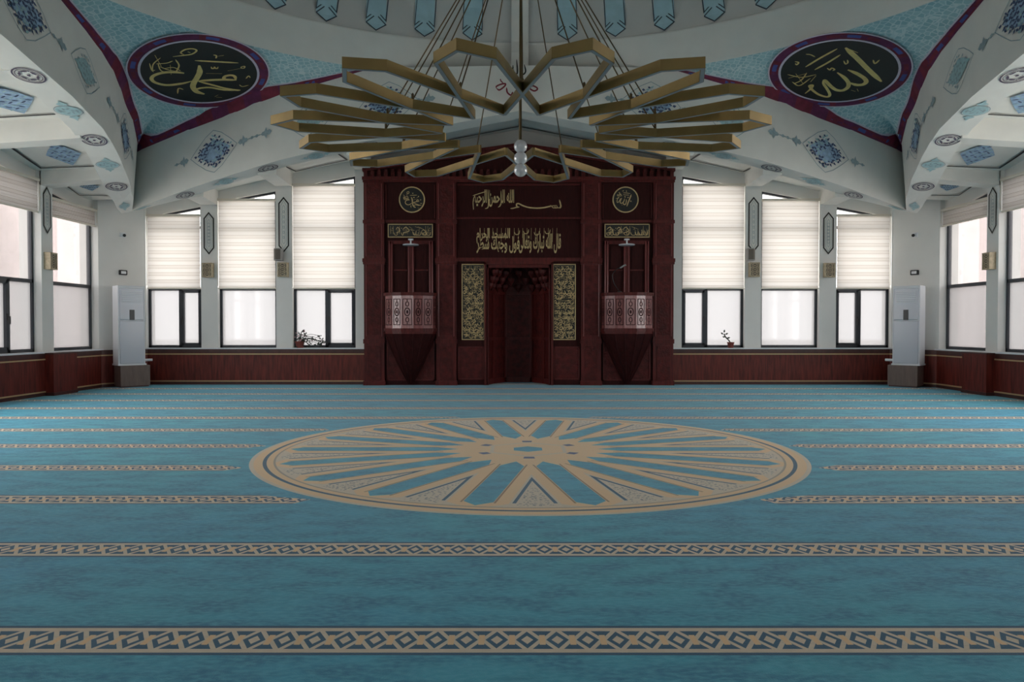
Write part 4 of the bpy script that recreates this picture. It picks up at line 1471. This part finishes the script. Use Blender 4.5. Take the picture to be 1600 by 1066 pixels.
# pulpits ---------------------------------------------------------
for sg in (-1, 1):
    sd = SIDE[sg]
    o = empty('pulpit', (XM + sg * 2.41, YF - .05, 0))
    tag(o, 'dark red wooden balcony pulpit with tapering foot, %s of the niche' % sd, 'pulpit', 'wall pulpits beside the niche')
    pts = [(-.57, 0), (-.52, -.22), (-.33, -.42), (-.13, -.50), (.13, -.50), (.33, -.42), (.52, -.22), (.57, 0)]
    for nm, zz in (('top_rail', ((1.98, 2.05, 1.05),)), ('bottom_rail', ((1.20, 1.27, 1.04), (1.15, 1.20, 1.0)))):
        b = MB(M['wood'])
        for z0, z1, k in zz: b.prism([(x * k, y * k) for x, y in pts], lambda x, y: (x, y, z0), lambda x, y: (x, y, z1))
        b.build(nm, o)
    for i, ((xa, ya), (xb, yb)) in enumerate(zip(pts[:-1], pts[1:])):
        b = MB(M['woodl'], M['woodd'])
        d = Vector((xb - xa, yb - ya, 0)); L = d.length; d.normalize(); n = Vector((d.y, -d.x, 0))
        if n.dot(Vector((0, -1, 0))) < -.1: n = -n
        A = Vector((xa, ya, 0))
        v = [A + d * t + n * e + Vector((0, 0, z)) for z in (1.27, 1.98) for t, e in ((0, 0), (L, 0), (L, -.03), (0, -.03))]
        b.add(v, [(0, 1, 5, 4), (2, 3, 7, 6), (0, 3, 2, 1), (4, 5, 6, 7)])
        f = lambda x, y: A + d * (L / 2 + x) + n * .006 + Vector((0, 0, 1.625 + y))
        stroke(b, [(-L * .36, -.28), (L * .36, -.28), (L * .36, .28), (-L * .36, .28)], .014, f, 1, True, False, False)
        stroke(b, ell(0, 0, L * .22, .085, 14), .022, f, 1, True, False, False)
        for q in (-1, 1):
            stroke(b, ell(0, q * .17, L * .13, .05, 10), .018, f, 1, True, False, False)
            poly(b, ell(0, q * .25, L * .06, .018, 6), f, 1)
        poly(b, ell(0, 0, L * .09, .04, 8), f, 1)
        b.build('parapet_panel', o)
    b = MB(M['woodd'])
    lv = [(1.0, 1.15), (.80, .85), (.52, .50), (.22, .18), (.06, .03)]
    P = [[Vector((x * k, y * k, z)) for x, y in pts] for k, z in lv]
    b.grid(P)
    for i in range(len(pts)):
        b.tube([Vector((pts[i][0] * k, pts[i][1] * k, z)) for k, z in lv], .016, 5)
    b.build('tapering_foot', o)
    # flat lamp above the pulpit
    q = empty('pulpit_lamp', (XM + sg * 2.38, YF - .05, 3.21))
    tag(q, 'small flat disc lamp hanging above the %s pulpit' % sd, 'lamp', 'disc lamps above the pulpits')
    b = MB(M['acw'])
    b.lathe([(.001, .03), (.06, .03), (.06, 0), (.001, 0)], (0, -.14, 0), 16)
    b.box(-.03, .03, -.14, .02, .005, .03)
    b.build('canopy', q)
    b = MB(M['acw'])
    b.lathe([(.018, 0), (.018, -.09)], (0, -.14, 0), 8)
    b.build('stem', q)
    b = MB(M['acw'])
    b.lathe([(.001, -.09), (.17, -.09), (.18, -.10), (.17, -.115), (.001, -.115)], (0, -.14, 0), 24)
    b.build('disc', q)
# microphone on the right pulpit
o = empty('microphone', (XM + 2.2, YF - .35, 2.05))
tag(o, 'black gooseneck microphone rising from the right pulpit rail', 'microphone')
b = MB(M['handle'])
b.lathe([(.05, 0), (.05, .02), (.02, .03), (.001, .03)], (0, 0, 0), 14)
b.build('base', o)
b = MB(M['handle'])
b.tube(smooth_path([(0, 0, .02), (-.12, 0, .2), (-.16, -.02, .38), (-.08, -.05, .5), (.0, -.08, .53)], 5), .009, 6)
b.build('gooseneck', o)
b = MB(M['speaker'])
b.tube([(.0, -.08, .53), (.07, -.10, .575), (.12, -.11, .60)], .018, 8)
b.build('capsule', o)

# ------------------------------------------------------------------ CHANDELIER
CX, CY, CZ = .085, 7.4, EYE + 1.88
ch = empty('chandelier', (CX, CY, CZ))
tag(ch, 'huge brass star chandelier of interlaced petal frames hung on thin cables', 'chandelier')
def pol(r, a):     # a measured from the viewer's direction, to the left
    return (-r * math.sin(a), -r * math.cos(a))
st = 2 * PI / 16
HB, WB = .082, .036
for k in range(16):
    a = (k + .5) * st
    path = [pol(.78, a - st), pol(2.155, a - math.radians(5.7)), pol(2.35, a), pol(2.155, a + math.radians(5.7)), pol(.78, a + st)]
    L, R = ribbon2d(path, WB)
    n = len(L)
    b = MB(M['brass'])
    dz = .0006 * (k % 4)
    v = [(p.x, p.y, z + dz) for z in (0, HB) for g in (L, R) for p in g]
    f = []
    for i in range(n - 1):
        f += [(i, i + 1, n + i + 1, n + i), (2 * n + i, 3 * n + i, 3 * n + i + 1, 2 * n + i + 1), (i, 2 * n + i, 2 * n + i + 1, i + 1), (n + i, n + i + 1, 3 * n + i + 1, 3 * n + i)]
    f += [(0, n, 3 * n, 2 * n), (n - 1, 3 * n - 1, 4 * n - 1, 2 * n - 1)]
    b.add(v, f)
    fr = b.build('petal_frame', ch)
    L, R = ribbon2d(path, WB * .8)
    b = MB(M['opal'])
    b.add([(p.x, p.y, -.002 + dz) for g in (L, R) for p in g], [(i, i + 1, n + i + 1, n + i) for i in range(n - 1)])
    b.build('light_diffuser', fr)
    x, y = pol(1.335, k * st)
    tx, ty = pol(.14, k * st)
    b = MB(M['cable'])
    b.tube([(x, y, HB), (tx, ty, 2.15)], .0065, 5)
    b.lathe([(.012, 0), (.012, .05), (.004, .06)], (x, y, HB), 8)
    b.build('suspension_cable', ch)
b = MB(M['brass'])
b.lathe([(.001, 2.13), (.2, 2.13), (.2, 2.19), (.05, 2.2), (.02, 2.3), (.02, 5.55)], (0, 0, 0), 20)
b.build('hub', ch)
b = MB(M['cable'])
b.tube([(0, 0, 2.15), (0, 0, -.02)], .012, 8)
b.build('centre_rod', ch)
for i, z in enumerate((-.088, -.206, -.324)):
    b = MB(M['chrome'])
    b.ball((0, 0, z), .066, 24)
    b.build('steel_ball', ch, smooth=True)
for z in (-.03, -.147, -.265):
    b = MB(M['brass'])
    b.lathe([(.02, z - .008), (.024, z), (.02, z + .008)], (0, 0, 0), 10)
    b.build('ball_connector', ch)

# ------------------------------------------------------------------ AIR CONDITIONERS
for sg in (-1, 1):
    sd = SIDE[sg]
    A, B_ = FS[sg](8.60, 0, 0), FB[sg](8.46, 0, 0)
    mid = (A + B_) / 2
    nrm = Vector((-sg * .707, -.707, 0))
    c = Vector((mid.x, mid.y, 0)) + nrm * .40
    rz = sg * -PI / 4
    # local -Y faces the hall
    pl_ = empty('plinth', (c.x, c.y, 0), rz)
    tag(pl_, 'grey brown laminate plinth under the %s air conditioner' % sd, 'plinth', 'plinths under the air conditioners')
    b = MB(M['plinth'])
    off = .05 * -sg
    b.box(-.30 + off, .30 + off, -.22, .20, .03, .47)
    b.build('carcass', pl_, bevel=.004)
    b = MB(M['wainsd'])
    b.box(-.28 + off, .28 + off, -.20, .18, 0, .03)
    b.build('kick_board', pl_)
    o = empty('air_conditioner', (c.x, c.y, .47), rz)
    tag(o, 'tall white floor standing air conditioner in the %s far corner' % sd, 'air conditioner', 'air conditioners in the far corners')
    b = MB(M['acw'])
    b.box(-.275, .275, -.17, .20, 0, 1.72)
    b.build('body', o, bevel=.02)
    b = MB(M['acg'])
    b.box(-.245, .245, -.19, -.16, .04, .96)
    b.build('lower_front_panel', o, bevel=.01)
    b = MB(M['acg'])
    b.box(-.245, .245, -.19, -.16, .985, 1.66)
    b.build('upper_front_panel', o, bevel=.01)
    b = MB(M['blackp'])
    b.box(-.05, .05, -.20, -.185, .98, 1.20)
    b.build('display', o, bevel=.004)
    b = MB(M['acw'])
    for i in range(7): b.box(-.2, .2, -.2, -.188, 1.36 + i * .038, 1.372 + i * .038)
    b.build('air_grille', o)
    b = MB(M['acw'])
    b.box(-.285, .285, -.19, .2, 0, .035)
    b.build('base_tray', o)
    # white drain pipe
    b = MB(M['acw'])
    p0 = Vector((c.x, c.y, .57)) + Vector((-sg * .707, .707, 0)) * .31
    b.tube([p0, p0 + Vector((-sg * .707, .707, 0)) * .16], .028, 10)
    tag(b.build('drain_pipe'), 'short white pipe between the %s air conditioner and the wainscot' % sd, 'pipe', 'white pipes behind the air conditioners')
    # two small devices on the corner pier
    t = (B_ - A).normalized()
    nw = Vector((-t.y, t.x, 0))
    if nw.dot(Vector((X0, YC, 0)) - mid) < 0: nw = -nw
    R_ = Matrix((t, -nw, Vector((0, 0, 1)))).transposed().to_4x4()
    q = empty('security_camera', mid + Vector((0, 0, 3.33 - mid.z)))
    q.matrix_world = Matrix.Translation(Vector((mid.x, mid.y, 3.33)) ) @ R_
    tag(q, 'small white dome camera high on the %s corner pier' % sd, 'camera', 'dome cameras on the corner piers')
    b = MB(M['acw'])
    b.box(-.06, .06, -.05, 0, -.05, .05)
    b.build('housing', q, bevel=.01)
    b = MB(M['blackp'])
    b.ball((.02, -.06, -.012), .035, 14)
    b.build('dome_lens', q, smooth=True)
    q = empty('emergency_light', (0, 0, 0))
    q.matrix_world = Matrix.Translation(Vector((mid.x, mid.y, 2.50))) @ R_
    tag(q, 'small black rimmed emergency light above the %s air conditioner' % sd, 'emergency light', 'emergency lights on the corner piers')
    b = MB(M['blackp'])
    b.box(-.09, .09, -.05, 0, -.055, .055)
    b.build('rim', q, bevel=.015)
    b = MB(M['acw'])
    b.box(-.055, .055, -.058, -.045, -.03, .03)
    b.build('lens', q, bevel=.006)

# ------------------------------------------------------------------ POTTED PLANTS on the sills
def plant_pot(o, r, h):
    b = MB(M['terra'], M['soil'])
    b.lathe([(.001, 0), (r * .75, 0), (r, h * .85), (r * 1.1, h * .85), (r * 1.1, h), (r * .92, h), (r * .92, h * .9), (.001, h * .9)], (0, 0, 0), 18)
    b.build('pot', o)
zs_ = EYE - .475
o = empty('potted_plant', (-4.80, 16.80, zs_))
tag(o, 'potted plant with trailing dark leaves and pale pink flowers on the left window sill', 'plant')
plant_pot(o, .1, .15)
rnd = random.Random(4)
b = MB(M['leaf'], M['petal'])
bs = MB(M['leaf'])
for i in range(26):
    tx = rnd.uniform(-.10, .55)
    tz = rnd.uniform(-.0, .34) * (1 - max(0, tx) * .8) + .03
    ty = rnd.uniform(-.1, .05)
    bs.tube(smooth_path([(0, 0, .13), (tx * .4, ty * .5, .13 + tz * .6 + .03), (tx, ty, max(.02, tz + .04))], 4), .005, 4)
    for k in range(4):
        p = Vector((tx + rnd.uniform(-.06, .06), ty + rnd.uniform(-.04, .04), max(.02, tz + rnd.uniform(-.03, .08))))
        d = Vector((rnd.uniform(-1, 1), rnd.uniform(-.5, .5), rnd.uniform(-.4, 1))).normalized()
        e = d.cross(Vector((0, 1, .2))).normalized()
        L = rnd.uniform(.04, .07)
        col = 1 if rnd.random() < .22 else 0
        b.add([p - d * L * .5, p + e * L * .3, p + d * L * .5, p - e * L * .3], [(0, 1, 2, 3)], col)
b.build('foliage', o)
bs.build('stems', o)
o = empty('potted_plant', (X0 + 4.80, 16.80, zs_))
tag(o, 'small terracotta pot with a single leaning stem on the right window sill', 'plant')
plant_pot(o, .075, .13)
b = MB(M['leaf'])
b.tube(smooth_path([(0, 0, .11), (-.05, 0, .18), (-.12, 0, .25), (-.15, 0, .32)], 4), .014, 6)
b.build('stem', o)
b = MB(M['leaf'], M['petal'])
for x, z, a in ((-.13, .30, .5), (-.17, .30, 2.4), (-.09, .22, .2), (-.15, .34, 1.5), (-.06, .2, 2.6), (-.12, .24, 2.9)):
    d = Vector((math.cos(a), -.2, math.sin(a)))
    e = Vector((-math.sin(a), .3, math.cos(a)))
    p = Vector((x, 0, z))
    b.add([p, p + d * .04 + e * .02, p + d * .08, p + d * .04 - e * .02], [(0, 1, 2, 3)])
b.build('foliage', o)

# ------------------------------------------------------------------ OUTSIDE
b = MB(M['paving'])
b.quad((-80, -60, -.25), (80, -60, -.25), (80, 90, -.25), (-80, 90, -.25))
tag(b.build('ground'), 'pale paving around the building', 'ground', kind='structure')
for sg in (-1, 1):
    for y0, y1, pos in ((17.9, 19.45, 'behind the corner side window'), (15.5, 17.0, 'behind the edge side window')):
        x0, x1 = sorted((X0 + sg * 11.1, X0 + sg * 11.9))
        b = MB(M['pale'])
        b.box(x0, x1, y0, y1, -.25, 6)
        o = b.build('porch_pier', bevel=.03)
        tag(o, 'pinkish stone pier outside, %s, %s' % (pos, SIDE[sg]), 'pier', 'stone porch piers outside')
        b = MB(M['paving'])
        b.box(x0 - .08, x1 + .08, y0 - .08, y1 + .08, -.25, .35)
        b.build('base', o)
        b = MB(M['paving'])
        b.box(x0 - .06, x1 + .06, y0 - .06, y1 + .06, 4.6, 4.8)
        b.build('capital', o)
